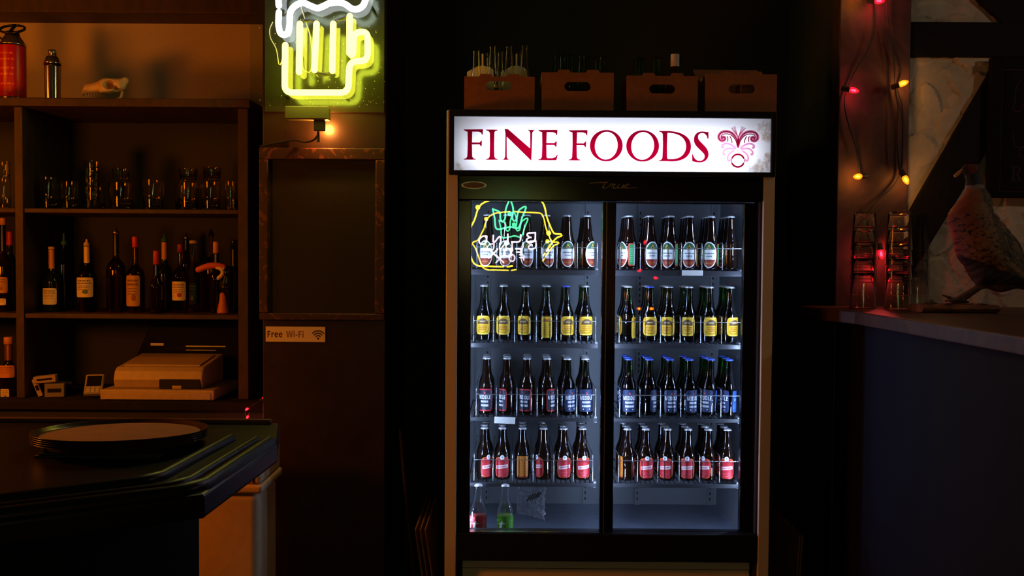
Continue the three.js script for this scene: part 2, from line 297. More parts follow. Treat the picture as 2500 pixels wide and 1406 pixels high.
// ------- illuminated sign on the cooler
{
  const x0 = cx(1094.5), x1 = cx(1881), y0 = cy(429, 0.03), y1 = cy(270, 0.03), zb = -0.012, zf = 0.035;
  const px0 = cx(1107), px1 = cx(1869), py0 = cy(418, 0.03), py1 = cy(286.5, 0.03);
  const lightbox = new THREE.Group(); lightbox.name = 'sign_box'; cooler.add(lightbox);
  const back = S({ color: rgb(0.75, 0.75, 0.75), roughness: 0.7 });
  const frame = [box(x0, px0, y0, y1, zb - 0.1, zf, 0.003), box(px1, x1, y0, y1, zb - 0.1, zf, 0.003), box(px0, px1, y0, py0, zb - 0.1, zf, 0.003), box(px0, px1, py1, y1, zb - 0.1, zf, 0.003)];
  part(lightbox, 'frame', join(frame), M.black);
  part(lightbox, 'reflector', box(px0, px1, py0, py1, zb - 0.1, zb - 0.095), back);
  // the printed panel: crimson letters and a plume emblem on translucent white, stained at the right edge
  const TW = 2048, TH = 352, sx = TW / (1869 - 1107), sy = TH / (418 - 286.5);
  const print = canvasTex(TW, TH, (g) => {
    g.fillStyle = 'rgb(238,238,240)'; g.fillRect(0, 0, TW, TH);
    const X = (zx) => (zx / 2.976 + 1080 - 1108) * TW / 765, Y = (zy) => (zy / 2.976 + 80 - 284.5) * TH / 132.5;
    const ink = 'rgb(112,0,22)'; g.fillStyle = ink; g.strokeStyle = ink;
    const poly = (pts) => { g.beginPath(); pts.forEach(([x, y], i) => (i ? g.lineTo(X(x), Y(y)) : g.moveTo(X(x), Y(y)))); g.closePath(); g.fill(); };
    const T = 703, B = 924;
    const serif = (xa, xb, y, dir) => poly([[xa - 26, y], [xb + 26, y], [xb + 24, y + dir * 5], [xb + 8, y + dir * 10], [xb, y + dir * 22], [xa, y + dir * 22], [xa - 8, y + dir * 10], [xa - 24, y + dir * 5]]);
    const stem = (x, w = 36) => { poly([[x + 1, T], [x + w - 1, T], [x + w - 3, (T + B) / 2], [x + w, B], [x, B], [x + 3, (T + B) / 2]]); serif(x, x + w, B, -1); };
    const armT = (x, xe) => poly([[x - 28, T], [xe, T - 2], [xe - 2, T + 38], [xe - 6, T + 38], [xe - 14, T + 22], [xe - 32, T + 15], [x - 4, T + 15], [x - 18, T + 9]]);
    const armM = (x, xe) => poly([[x, 798], [xe - 16, 798], [xe - 4, 784], [xe + 1, 784], [xe, 826], [xe - 6, 826], [xe - 16, 812], [x, 812]]);
    const armB = (x, xe) => poly([[x, B], [xe - 10, B], [xe, B - 40], [xe - 5, B - 41], [xe - 18, B - 23], [xe - 40, B - 15], [x, B - 15]]);
    stem(178); armT(178, 290); armM(205, 282);                                         // F
    stem(338); serif(338, 370, T, 1);                                                  // I
    poly([[432, B], [482, B], [470, B - 8], [463, B - 20], [461, T + 50], [636, B + 2], [640, B + 2], [645, T + 20], [652, T + 8], [664, T], [610, T], [624, T + 8], [630, T + 22], [630, 838], [470, T - 4], [446, T - 6], [452, T + 26], [450, B - 24], [444, B - 9]]);   // N
    stem(714); armT(714, 826); armM(740, 820); armB(740, 830);                          // E
    stem(932); armT(932, 1042); armM(960, 1032);                                        // F
    const ring = (c, rx, ry, ix, iy, tilt) => { g.beginPath(); g.ellipse(X(c), Y(814), rx * TW / 765 / 2.976, ry * TH / 132.5 / 2.976, 0, 0, Math.PI * 2); g.closePath(); const ux = ix * TW / 765 / 2.976; g.moveTo(X(c) + ux * Math.cos(tilt), Y(814) + ux * Math.sin(tilt)); g.ellipse(X(c), Y(814), ux, iy * TH / 132.5 / 2.976, tilt, 0, Math.PI * 2); g.closePath(); g.fill('evenodd'); };
    ring(1178, 118, 115, 82, 102, 0.10); ring(1440, 118, 115, 82, 102, 0.10);           // O O
    stem(1582); serif(1582, 1614, T, 1);                                                // D
    { const q = (x, y) => [X(x), Y(y)]; g.beginPath(); g.moveTo(...q(1600, T)); g.bezierCurveTo(...q(1720, T - 2), ...q(1788, 745), ...q(1788, 815)); g.bezierCurveTo(...q(1788, 890), ...q(1730, 925), ...q(1650, 926)); g.lineTo(...q(1600, B)); g.lineTo(...q(1614, 908)); g.bezierCurveTo(...q(1700, 918), ...q(1752, 880), ...q(1752, 815)); g.bezierCurveTo(...q(1752, 760), ...q(1710, 716), ...q(1614, 716)); g.closePath(); g.fill(); }
    { const q = (x, y) => [X(x), Y(y)]; g.beginPath(); g.moveTo(...q(1912, 706)); g.lineTo(...q(1913, 758)); g.lineTo(...q(1906, 758)); g.bezierCurveTo(...q(1900, 728), ...q(1885, 716), ...q(1868, 716)); g.bezierCurveTo(...q(1838, 716), ...q(1830, 745), ...q(1845, 768)); g.bezierCurveTo(...q(1865, 795), ...q(1915, 825), ...q(1915, 872)); g.bezierCurveTo(...q(1915, 910), ...q(1885, 932), ...q(1850, 932)); g.bezierCurveTo(...q(1830, 932), ...q(1810, 928), ...q(1798, 922)); g.lineTo(...q(1796, 872)); g.lineTo(...q(1803, 872)); g.bezierCurveTo(...q(1808, 902), ...q(1828, 920), ...q(1850, 920)); g.bezierCurveTo(...q(1878, 920), ...q(1890, 900), ...q(1886, 880)); g.bezierCurveTo(...q(1878, 850), ...q(1808, 820), ...q(1808, 765)); g.bezierCurveTo(...q(1808, 725), ...q(1835, 705), ...q(1868, 705)); g.bezierCurveTo(...q(1885, 705), ...q(1900, 712), ...q(1912, 706)); g.fill(); }    // S
    // emblem: paired scrolls, a fan of rays and a ring (its own coordinates, 1582 wide)
    const ex = (x) => (x / 8.789 + 1720 - 1108) * TW / 765, ey = (y) => (y / 8.789 + 280 - 284.5) * TH / 132.5, k = TW / 765 / 8.789;
    const curve = (pts, w, col) => { g.strokeStyle = col; g.lineWidth = w * k; g.lineCap = 'round'; for (const m of [1, -1]) { g.beginPath(); pts.forEach((p, i) => { const q = p.map((v, j) => (j % 2 ? ey(v) : ex(m > 0 ? v : 1310 - v))); if (!i) g.moveTo(q[0], q[1]); else g.bezierCurveTo(...q); }); g.stroke(); } };
    const d1 = 'rgb(100,8,38)', d2 = 'rgb(190,92,122)', d3 = 'rgb(196,124,160)';
    const spiral = [[655, 640], [640, 480, 560, 320, 400, 320], [270, 320, 240, 400, 240, 440], [240, 500, 300, 530, 330, 520], [390, 510, 390, 440, 340, 440], [300, 440, 300, 480, 320, 480]];
    curve(spiral, 62, d2); curve(spiral, 20, d1);
    curve([[640, 620], [610, 480, 520, 370, 400, 370], [330, 370, 290, 400, 290, 440]], 18, d1);
    curve([[420, 430], [440, 450, 440, 500, 432, 530]], 20, d1); curve([[480, 430], [510, 470, 520, 510, 524, 560]], 20, d1);
    curve([[600, 680], [520, 590, 380, 540, 320, 620], [300, 660, 340, 690, 340, 660]], 42, d3);
    curve([[570, 700], [460, 660, 340, 700, 340, 790], [345, 830, 380, 830, 370, 800]], 36, d3);
    curve([[560, 740], [460, 790, 420, 860, 440, 930], [450, 970, 500, 960, 490, 930]], 38, d3);
    for (let i = 0; i < 5; i++) curve([[655 - i, 460], [640 - i * 5, 380, 600 - i * 18, 290, 585 - i * 22, 205 + i * 10]], 9, i % 2 ? d1 : d2);
    g.fillStyle = ink; g.beginPath(); g.moveTo(ex(655), ey(690)); g.lineTo(ex(625), ey(570)); g.lineTo(ex(655), ey(400)); g.lineTo(ex(685), ey(570)); g.fill();
    g.strokeStyle = ink; for (const [a0, a1, w] of [[3.6, 5.85, 36], [0.5, 2.65, 36], [2.65, 3.6, 14], [5.85, 6.8, 14]]) { g.lineWidth = w * k; g.beginPath(); g.arc(ex(655), ey(950), 135 * k, a0, a1); g.stroke(); }
    // water stains
    const st = (x, y, r, n) => { for (let i = 0; i < n; i++) { const a = rr(0, 6.28), q = r * Math.sqrt(rnd()); g.fillStyle = `rgba(${120 + rnd() * 40 | 0},${85 + rnd() * 30 | 0},${60 + rnd() * 20 | 0},${0.05 + rnd() * 0.07})`; g.beginPath(); g.ellipse(x + Math.cos(a) * q, y + Math.sin(a) * q * 0.8, rr(4, 22), rr(3, 14), rr(0, 3), 0, 7); g.fill(); } };
    st(2020, 60, 60, 60); st(2030, 120, 34, 40); st(2010, 320, 70, 80); st(2035, 250, 30, 40); st(1960, 345, 60, 40); st(12, 338, 40, 30); st(420, 340, 20, 8);
  });
  print.wrapS = print.wrapT = THREE.ClampToEdgeWrapping;
  const panel = new THREE.PlaneGeometry(px1 - px0, py1 - py0).translate((px0 + px1) / 2, (py0 + py1) / 2, zf - 0.012);
  part(lightbox, 'sign_panel', panel, P({ map: print, transmission: 0.75, thickness: 0, roughness: 1, ior: 1.3, specularIntensity: 0.3 }), 'white backlit panel reading FINE FOODS in crimson with a plume emblem');
  const ty = (py0 + py1) / 2 - 0.03, tz = zb - 0.072;
  part(lightbox, 'fluorescent_tube', new THREE.CylinderGeometry(0.012, 0.012, px1 - px0 - 0.14, 16).rotateZ(Math.PI / 2).translate((px0 + px1) / 2, ty, tz), glow(LIGHT.signTube.color, 2));
  const l = new THREE.RectAreaLight(rgb(...LIGHT.signTube.color), LIGHT.signTube.nits, px1 - px0 - 0.16, 0.03);
  l.position.set((px0 + px1) / 2, ty, tz + 0.014); l.lookAt((px0 + px1) / 2, ty, tz + 1); scene.add(l);
}

// ------- badge and script lettering on the header
{
  const b = atZ(1157, 452, 0.005);
  const oval = new THREE.CylinderGeometry(1, 1, 1, 40).rotateX(Math.PI / 2); oval.scale(0.046, 0.0135, 0.003); oval.translate(b.x, b.y, 0.0055);
  part(cooler, 'badge', oval, S({ color: rgb(0.62, 0.56, 0.42), roughness: 0.35, metalness: 0.6 }), 'small oval metal badge');
  const inner = new THREE.CylinderGeometry(1, 1, 1, 40).rotateX(Math.PI / 2); inner.scale(0.039, 0.0105, 0.002); inner.translate(b.x, b.y, 0.0075);
  part(cooler, 'badge_field', inner, S({ color: rgb(0.16, 0.13, 0.10), roughness: 0.5 }));
  const q = (x, y) => atZ(1120 + x / 5.208, 430 + y / 5.208, 0.008);
  const line = (pts, r = 0.0023) => tube(pts.map(([x, y]) => q(x, y)), r, { seg: 6, smooth: true });
  const script = join([line([[1670, 88], [1780, 82], [1890, 78]], 0.003), line([[1878, 70], [1845, 120], [1835, 148], [1880, 148], [1920, 120]]), line([[1920, 120], [1935, 100], [1960, 104], [1940, 148]]),
    line([[1958, 102], [1990, 106], [1965, 148], [2000, 150], [2040, 108]]), line([[2040, 104], [2015, 146], [2060, 148], [2100, 106], [2080, 148]]), line([[2080, 148], [2130, 130], [2170, 105], [2125, 108], [2110, 146], [2180, 148], [2265, 142]], 0.0026)]);
  part(cooler, 'script_lettering', script, M.brass, 'small brass script lettering reading true');
}

// ------- sliding doors
const glassBox = (x0, x1, y0, y1, z) => new THREE.PlaneGeometry(x1 - x0, y1 - y0).translate((x0 + x1) / 2, (y0 + y1) / 2, z);
function door(sx0, gx0, gx1, sx1, gy0, gy1, ztop, bowed) {
  const X = (p) => cx(p, ztop), Y = (p) => cy(p, ztop), d = new THREE.Group(); d.name = 'sliding_door'; cooler.add(d);
  const y0 = cy(1303) + 0.001, y1 = cy(491) - 0.001, zf = ztop, zb = ztop - 0.032;
  part(d, 'door_frame', join([box(X(sx0), X(gx0), y0, y1, zb, zf, 0.003), box(X(gx1), X(sx1), y0, y1, zb, zf, 0.003), box(X(gx0), X(gx1), y0, Y(gy1), zb, zf), box(X(gx0), X(gx1), Y(gy0), y1, zb, zf)]), M.blackGloss);
  part(d, 'glass_pane', glassBox(X(gx0), X(gx1), Y(gy1), Y(gy0), zf - 0.008), M.pane);
  if (bowed) {                                                   // the inner pane of the sealed unit bows slightly
    const c = atZ(1318, 716, zf), g = new THREE.PlaneGeometry(X(gx1) - X(gx0), Y(gy0) - Y(gy1), 24, 60).translate((X(gx0) + X(gx1)) / 2, (Y(gy0) + Y(gy1)) / 2, 0), p = g.attributes.position, n = g.attributes.normal;
    for (let i = 0; i < p.count; i++) { const dx = p.getX(i) - c.x, dy = p.getY(i) - c.y; p.setZ(i, zf - 0.0115 - (dx * dx + dy * dy) / 50); const v = V(dx / 25, dy / 25, 1).normalize(); n.setXYZ(i, v.x, v.y, v.z); }
    part(d, 'glass_pane', g, M.pane);
  }
  return { d, X, Y, y0, y1, zf };
}
const dl = door(1117, 1149, 1468, 1477, 493, 1301, -0.004, true);
const dr = door(1474, 1501, 1812, 1856, 496, 1297, -0.038, false);
part(dl.d, 'edge_strip', box(dl.X(1477), dl.X(1478.6), dl.y0, dl.y1, -0.03, -0.003), S({ color: rgb(0.35, 0.3, 0.24), roughness: 0.4, metalness: 0.7 }), 'thin metal door edge');

// ------- interior: pilasters, LED strips, shelves
{
  for (const [x, z] of [[cx(1432, IN.back + 0.01), IN.back + 0.006], [cx(1190, IN.back + 0.01), IN.back + 0.006], [cx(1560, IN.back + 0.01), IN.back + 0.006], [IN.r - 0.03, IN.back + 0.006]]) {
    const p = part(cooler, 'pilaster', box(x - 0.011, x + 0.011, IN.floor, IN.top, z - 0.006, z + 0.004), M.coolerWhite);
    const holes = []; for (let y = IN.floor + 0.02; y < IN.top - 0.02; y += 0.0254) holes.push(box(x - 0.003, x + 0.003, y, y + 0.012, z + 0.0036, z + 0.0044));
    part(p, 'slots', join(holes), M.black);
  }
  const dotGeo = new THREE.IcosahedronGeometry(0.0048, 0), dotMat = glow(LIGHT.led.color, LIGHT.led.dot);
  const strips = [[IN.l + 0.012, -0.085, 1, -0.5], [cx(1484, -0.09) - 0.004, -0.085, -1, -0.5], [cx(1494, -0.09), -0.085, 1, -0.5], [IN.r - 0.012, -0.085, -1, -0.5]];
  const y0 = IN.floor + 0.05, y1 = IN.top - 0.03;
  for (const [x, z, ax, az] of strips) {
    const s = part(cooler, 'led_strip', box(x - 0.006, x + 0.006, y0, y1, z, z + 0.008), M.coolerWhite);
    for (let i = 0; i < 20; i++) { const y = y0 + 0.015 + i * (y1 - y0 - 0.03) / 19; const d = local(s, 'led', dotGeo, dotMat); d.position.set(x + ax * 0.003, y, z - 0.002).sub(worldOf(s)); }
    const step = (y1 - y0 - 0.03) / 19;
    for (let i = 0; i < 10; i++) {                          // one light for each pair of diodes
      const l = new THREE.RectAreaLight(rgb(...LIGHT.led.color), LIGHT.led.strip, 0.009, 0.034); l.position.set(x + ax * 0.0085, y0 + 0.015 + (i * 2 + 0.5) * step, z - 0.004);
      l.lookAt(l.position.x + ax, l.position.y, l.position.z + az); scene.add(l);
    }
  }
}
const ZF = -0.165;                                         // front of the bottle columns
const ROWS = [
  { base: 657, wire: 605, div: 592, chan: [659, 673], L: [1189, 1237, 1285, 1333, 1384, 1432], R: [1535, 1586, 1636, 1683, 1735, 1783] },
  { base: 834, wire: 785, div: 771, chan: [838, 851], L: [1181, 1229, 1283, 1334, 1381, 1428], R: [1533, 1586, 1632, 1681, 1731, 1782] },
  { base: 1014, wire: 964, div: 948, chan: [1018, 1030], L: [1187, 1237, 1286, 1335, 1384, 1428], R: [1534, 1584, 1634, 1682, 1731, 1779] },
  { base: 1171, wire: 1124, div: 1110, chan: [1176, 1190], L: [1182, 1226, 1275, 1326, 1375, 1421], R: [1531, 1576, 1629, 1679, 1728, 1775] },
];
{
  const wireMat = S({ color: rgb(0.55, 0.56, 0.58), roughness: 0.25, metalness: 0.9 }), black = S({ color: rgb(0.02, 0.021, 0.025), roughness: 0.4 });
  ROWS.forEach((r, ri) => {
    r.y = atZ(1490, r.base, ZF - 0.03).y;
    for (const side of ['L', 'R']) {
      const xs = r[side].map((p) => atZ(p, r.base, ZF - 0.03).x);
      const a = side === 'L' ? IN.l + 0.02 : cx(1500, -0.1) - 0.004, b = side === 'L' ? cx(1470, -0.1) - 0.012 : IN.r - 0.02, zb = -0.60, zf = ZF + 0.014;
      const s = new THREE.Group(); s.name = 'wire_shelf'; cooler.add(s);
      part(s, 'price_channel', box(a, b, cy(r.chan[1], zf), r.y - 0.004, zf - 0.006, zf, 0.002), black);
      const wires = []; for (let i = 0; i <= 26; i++) { const x = a + 0.004 + (b - a - 0.008) * i / 26; wires.push(rod(V(x, r.y - 0.0026, zf - 0.006), V(x, r.y - 0.0026, zb), 0.0024)); }
      for (const z of [zb, -0.35, zf - 0.01]) wires.push(rod(V(a, r.y - 0.0078, z), V(b, r.y - 0.0078, z), 0.003));
      part(s, 'wire_deck', join(wires), black);
      const yw = cy(r.wire, ZF + 0.004), yd = cy(r.div, ZF), edges = [xs[0] - 0.038, ...xs.slice(1).map((x, i) => (x + xs[i]) / 2), xs[5] + 0.038];
      for (const x of edges) part(s, 'divider', tube([V(x, r.y, ZF + 0.004), V(x, yd, ZF + 0.004), V(x, yd, -0.56), V(x, r.y, -0.56)], 0.0019, { seg: 6, round: 0.01, caps: false }), wireMat);
      part(s, 'front_wire', rod(V(edges[0], yw, ZF + 0.007), V(edges[6], yw, ZF + 0.007), 0.0012), wireMat);
      for (const [x, sgn] of [[a, 1], [b, -1]]) part(s, 'bracket', box(x, x + sgn * 0.012, r.y - 0.022, r.y + 0.002, zf - 0.05, zf - 0.002, 0.002), M.coolerWhite);
    }
  });
}
{
  const tag = (px0, px1, py0, py1, tilt, label) => {
    const z = ZF + 0.0175, a = atZ(px0, py1, z), b = atZ(px1, py0, z), t = thing('price_tag', label, 'tag', V((a.x + b.x) / 2, a.y, z));
    const g = new RoundedBoxGeometry(b.x - a.x, b.y - a.y, 0.003, 2, 0.0012).rotateZ(tilt).translate(0, (b.y - a.y) / 2, 0);
    local(t, 'card', g, M.paper); local(t, 'clip', new THREE.BoxGeometry(0.02, 0.003, 0.004).rotateZ(tilt).translate(0, (b.y - a.y) - 0.0005, -0.001), M.coolerWhite);
  };
  tag(1665, 1716, 660, 672.5, 0, 'blank white price tag on the top shelf behind the right door');
  tag(1207, 1258, 1018, 1034, -0.035, 'blank white price tag tilted on the third shelf behind the left door');
}

// ---------------------------------------------------------------- bottled beer in the cooler
const crownGeo = (() => {
  const n = 42, prof = [[0, 0.0068], [0.0110, 0.0067], [0.0140, 0.0052], [0.0150, 0.0030], [0.0166, 0], [0.0150, 0], [0.0142, 0.003], [0, 0.0045]];
  const g = lathe(prof, n), p = g.attributes.position;
  for (let i = 0; i < p.count; i++) { const r = Math.hypot(p.getX(i), p.getZ(i)); if (r > 0.0145) { const k = 1 + 0.05 * Math.cos(Math.atan2(p.getZ(i), p.getX(i)) * 21); p.setX(i, p.getX(i) * k); p.setZ(i, p.getZ(i) * k); } }
  g.computeVertexNormals(); return g;
})();
// a sticker bent round a bottle: w, h its size on the flat, n how square its outline is
function sticker(R, w, h, n = 2, turn = 0, taperTop = 0) {
  const rings = 6, seg = 40, pos = [], uv = [], nor = [], idx = [];
  const put = (u, v) => { const a = u * w / 2 / R + turn, rad = R; pos.push(Math.sin(a) * rad, v * h / 2, Math.cos(a) * rad); nor.push(Math.sin(a), 0, Math.cos(a)); uv.push(u / 2 + 0.5, v / 2 + 0.5); };
  put(0, 0);
  for (let i = 1; i <= rings; i++) for (let k = 0; k < seg; k++) {
    const t = k / seg * Math.PI * 2, c = Math.cos(t), s = Math.sin(t), q = (Math.abs(c) ** n + Math.abs(s) ** n) ** (-1 / n) * i / rings; put(c * q, s * q);
  }
  for (let k = 0; k < seg; k++) { const k2 = (k + 1) % seg; idx.push(0, 1 + k, 1 + k2); for (let i = 1; i < rings; i++) { const a = 1 + (i - 1) * seg, b = a + seg; idx.push(a + k, b + k, b + k2, a + k, b + k2, a + k2); } }
  const g = new THREE.BufferGeometry(); g.setAttribute('position', new THREE.Float32BufferAttribute(pos, 3)); g.setAttribute('normal', new THREE.Float32BufferAttribute(nor, 3)); g.setAttribute('uv', new THREE.Float32BufferAttribute(uv, 2)); g.setIndex(idx); return g;
}
const clampT = (t) => { t.wrapS = t.wrapT = THREE.ClampToEdgeWrapping; return t; };
const lines = (g, x, y, w, n, lh, c, h = 4) => { g.fillStyle = c; for (let i = 0; i < n; i++) { let q = x - w / 2; while (q < x + w / 2 - 4) { const l = rr(5, 14); g.fillRect(q, y + i * lh, Math.min(l, x + w / 2 - q), h); q += l + rr(3, 5); } } };
const print = (t) => S({ map: clampT(t), roughness: 0.55, side: THREE.DoubleSide });
const LB = {
  oval: print(canvasTex(192, 256, (g, w, h) => {
    g.fillStyle = '#f2f1ee'; g.fillRect(0, 0, w, h); g.save(); g.beginPath(); g.ellipse(w / 2, h / 2, w * 0.44, h * 0.455, 0, 0, 7); g.clip();
    g.fillStyle = '#f4f4f2'; g.fillRect(0, 0, w, h); g.fillStyle = '#1d5a3a'; g.fillRect(0, 0, w, h * 0.30); g.fillStyle = '#8c1f22'; g.fillRect(0, h * 0.68, w, h);
    g.fillStyle = '#a3441c'; g.fillRect(w * 0.14, h * 0.74, w * 0.72, h * 0.17); g.fillStyle = '#d9b23a'; g.beginPath(); g.moveTo(w / 2, h * 0.08); g.lineTo(w * 0.66, h * 0.28); g.lineTo(w * 0.34, h * 0.28); g.fill(); g.fillStyle = '#1d5a3a'; g.beginPath(); g.arc(w / 2, h * 0.22, 9, 0, 7); g.fill();
    lines(g, w / 2, h * 0.42, w * 0.62, 1, 18, '#3b4a4c', 11); lines(g, w / 2, h * 0.53, w * 0.4, 1, 14, '#3b4a4c', 9); lines(g, w / 2, h * 0.80, w * 0.4, 1, 14, '#d98a4a', 7); g.restore();
  })),
  ovalBack: print(canvasTex(96, 192, (g, w, h) => { g.fillStyle = '#c0382c'; g.fillRect(0, 0, w, h); g.fillStyle = '#2c8a47'; g.fillRect(10, 10, w - 34, h - 20); g.fillStyle = '#c9cfc8'; g.fillRect(w - 22, 0, 22, h); lines(g, 42, 40, 50, 8, 16, '#8fd0a0', 5); })),
  yellow: print(canvasTex(256, 192, (g, w, h) => {
    g.fillStyle = '#e6b51c'; g.fillRect(0, 0, w, h); g.strokeStyle = '#f5d64c'; g.lineWidth = 10; g.strokeRect(6, 6, w - 12, h - 12);
    g.fillStyle = '#6b4a24'; g.beginPath(); g.ellipse(w / 2, h * 0.45, w * 0.36, h * 0.32, 0, Math.PI, 0); g.fill(); g.fillStyle = '#efd489'; lines(g, w / 2, h * 0.27, w * 0.36, 1, 12, '#efd489', 12);
    g.fillStyle = '#e6b51c'; g.fillRect(w * 0.1, h * 0.44, w * 0.8, h * 0.5); g.fillStyle = '#b06a14'; lines(g, w / 2, h * 0.52, w * 0.56, 3, 18, '#a8620f', 11); g.strokeStyle = '#7a5522'; g.lineWidth = 5; g.beginPath(); g.ellipse(w / 2, h * 0.70, w * 0.38, h * 0.18, 0, 0.2, Math.PI - 0.2); g.stroke();
  })),
  yellowBack: print(canvasTex(128, 192, (g, w, h) => { g.fillStyle = '#d8b01e'; g.fillRect(0, 0, w, h); g.fillStyle = '#b0641a'; g.fillRect(24, 22, 80, 26); lines(g, 64, 66, 90, 7, 16, '#9c7a18', 5); })),
  red: print(canvasTex(256, 224, (g, w, h) => {
    g.fillStyle = '#e2641e'; g.fillRect(0, 0, w, h); g.fillStyle = '#c41f2c'; g.beginPath(); g.ellipse(w / 2, h / 2, w * 0.485, h * 0.53, 0, 0, 7); g.fill(); g.fillRect(8, 26, w - 16, h - 52);
    g.save(); g.translate(w / 2, h * 0.47); g.rotate(-0.08); g.fillStyle = '#f1e2e2'; g.fillRect(-w * 0.4, -18, w * 0.8, 38); lines(g, 0, -8, w * 0.62, 1, 10, '#c9606a', 18); g.restore();
    g.fillStyle = '#a3161f'; g.fillRect(10, h * 0.18, w - 20, 7); lines(g, w / 2, h * 0.72, w * 0.5, 2, 14, '#d95560', 6); lines(g, w / 2, h * 0.88, w * 0.26, 1, 14, '#e9a0a0', 5);
  })),
  orangeBack: print(canvasTex(128, 224, (g, w, h) => { g.fillStyle = '#c9761a'; g.fillRect(0, 0, w, h); g.fillStyle = '#a83a1c'; g.fillRect(0, h - 16, w, 16); lines(g, w / 2, 24, 96, 10, 17, '#a85c10', 5); })),
  crest: print(canvasTex(64, 64, (g, w, h) => { g.fillStyle = '#f3f4f8'; g.fillRect(0, 0, w, h); g.fillStyle = '#4a7fb0'; g.beginPath(); g.arc(32, 28, 9, 0, 7); g.fill(); })),
  navy: print(canvasTex(256, 256, (g, w, h) => {
    g.fillStyle = '#15284e'; g.fillRect(0, 0, w, h); g.fillStyle = '#eef0f6'; g.font = 'bold 66px sans-serif'; g.textAlign = 'center'; g.save(); g.translate(w / 2, 118); g.scale(0.92, 1); g.fillText('MIDDLE', 0, 0); g.restore();
    lines(g, w / 2, 134, w * 0.58, 1, 20, '#e4e8f2', 24); lines(g, w / 2, 178, w * 0.58, 1, 20, '#e4e8f2', 24); g.fillStyle = '#c03a44'; g.beginPath(); g.arc(w / 2, 44, 13, 0, 7); g.fill(); g.fillStyle = '#c9d2e2'; for (const q of [0.3, 0.7]) { g.beginPath(); g.arc(w * q, 226, 9, 0, 7); g.fill(); }
  })),
  navyRed: print(canvasTex(256, 256, (g, w, h) => {
    g.fillStyle = '#101a30'; g.fillRect(0, 0, w, h); g.strokeStyle = '#b0202c'; g.lineWidth = 16; g.strokeRect(8, 8, w - 16, h - 16); g.fillStyle = '#eef0f6'; g.font = 'bold 62px sans-serif'; g.textAlign = 'center'; g.save(); g.translate(w / 2, 118); g.scale(0.9, 1); g.fillText('MIDDLE', 0, 0); g.restore();
    lines(g, w / 2, 134, w * 0.5, 1, 20, '#e4e8f2', 24); lines(g, w / 2, 178, w * 0.5, 1, 20, '#e4e8f2', 24); g.fillStyle = '#c03a44'; g.beginPath(); g.arc(w / 2, 44, 13, 0, 7); g.fill();
  })),
  blueBack: print(canvasTex(64, 128, (g, w, h) => { g.fillStyle = '#2456a8'; g.fillRect(0, 0, w, h); g.fillStyle = '#9fb8e0'; g.fillRect(22, 44, 20, 18); lines(g, 32, 76, 44, 3, 12, '#6f94d0', 4); })),
};
const CAP = { silver: S({ color: rgb(0.78, 0.79, 0.82), roughness: 0.32, metalness: 0.55 }), blue: S({ color: rgb(0.08, 0.16, 0.75), roughness: 0.35, metalness: 0.3 }) };
const SHAPE = {
  stout: [[0, 0.003], [0.022, 0], [0.0285, 0.003], [0.0300, 0.009], [0.0300, 0.098], [0.0290, 0.107], [0.0255, 0.117], [0.0220, 0.130], [0.0192, 0.150], [0.0168, 0.175], [0.0142, 0.200], [0.0142, 0.2045], [0, 0.2045]],
  long: [[0, 0.003], [0.022, 0], [0.0285, 0.003], [0.0300, 0.009], [0.0300, 0.098], [0.0292, 0.108], [0.0262, 0.119], [0.0215, 0.130], [0.0178, 0.142], [0.0158, 0.158], [0.0140, 0.182], [0.0132, 0.204], [0.0145, 0.206], [0.0145, 0.2135], [0, 0.2135]],
  tall: [[0, 0.003], [0.022, 0], [0.0285, 0.003], [0.0300, 0.009], [0.0300, 0.108], [0.0292, 0.118], [0.0258, 0.130], [0.0205, 0.142], [0.0170, 0.154], [0.0148, 0.180], [0.0134, 0.210], [0.0146, 0.212], [0.0146, 0.2195], [0, 0.2195]],
  short: [[0, 0.003], [0.022, 0], [0.0285, 0.003], [0.0302, 0.009], [0.0302, 0.092], [0.0292, 0.101], [0.0258, 0.112], [0.0208, 0.124], [0.0172, 0.136], [0.0148, 0.160], [0.0134, 0.190], [0.0146, 0.192], [0.0146, 0.199], [0, 0.199]],
};
const BODY = Object.fromEntries(Object.entries(SHAPE).map(([k, p]) => [k, lathe(p, 28)]));
const RL = 0.0303;
const KIND = {
  oval: { shape: 'stout', mat: M.amber, cap: 'silver', stickers: [['label', sticker(RL, 0.062, 0.100, 2.0), LB.oval, 0.057], ['back_label', sticker(RL, 0.030, 0.086, 7, 1.55), LB.ovalBack, 0.057]] },
  yellow: { shape: 'long', mat: M.green, cap: 'silver', stickers: [['label', sticker(RL, 0.062, 0.072, 5), LB.yellow, 0.062], ['back_label', sticker(RL, 0.044, 0.082, 9, Math.PI), LB.yellowBack, 0.056]] },
  navyRed: { shape: 'tall', mat: M.amber, cap: 'silver', stickers: [['label', sticker(RL, 0.060, 0.086, 10), LB.navyRed, 0.060], ['back_label', sticker(RL, 0.03, 0.086, 10, Math.PI), LB.navyRed, 0.060]] },
  navy: { shape: 'tall', mat: M.green, cap: 'blue', stickers: [['label', sticker(RL, 0.062, 0.086, 10), LB.navy, 0.060], ['back_label', sticker(RL, 0.024, 0.082, 10, 1.9), LB.blueBack, 0.060]] },
  red: { shape: 'short', mat: M.amber, cap: 'silver', stickers: [['label', sticker(0.0305, 0.062, 0.078, 4.2), LB.red, 0.051], ['back_label', sticker(0.0305, 0.046, 0.084, 12, Math.PI), LB.orangeBack, 0.053], ['crest', sticker(0.0309, 0.017, 0.018, 2.2), LB.crest, 0.089]] },
};
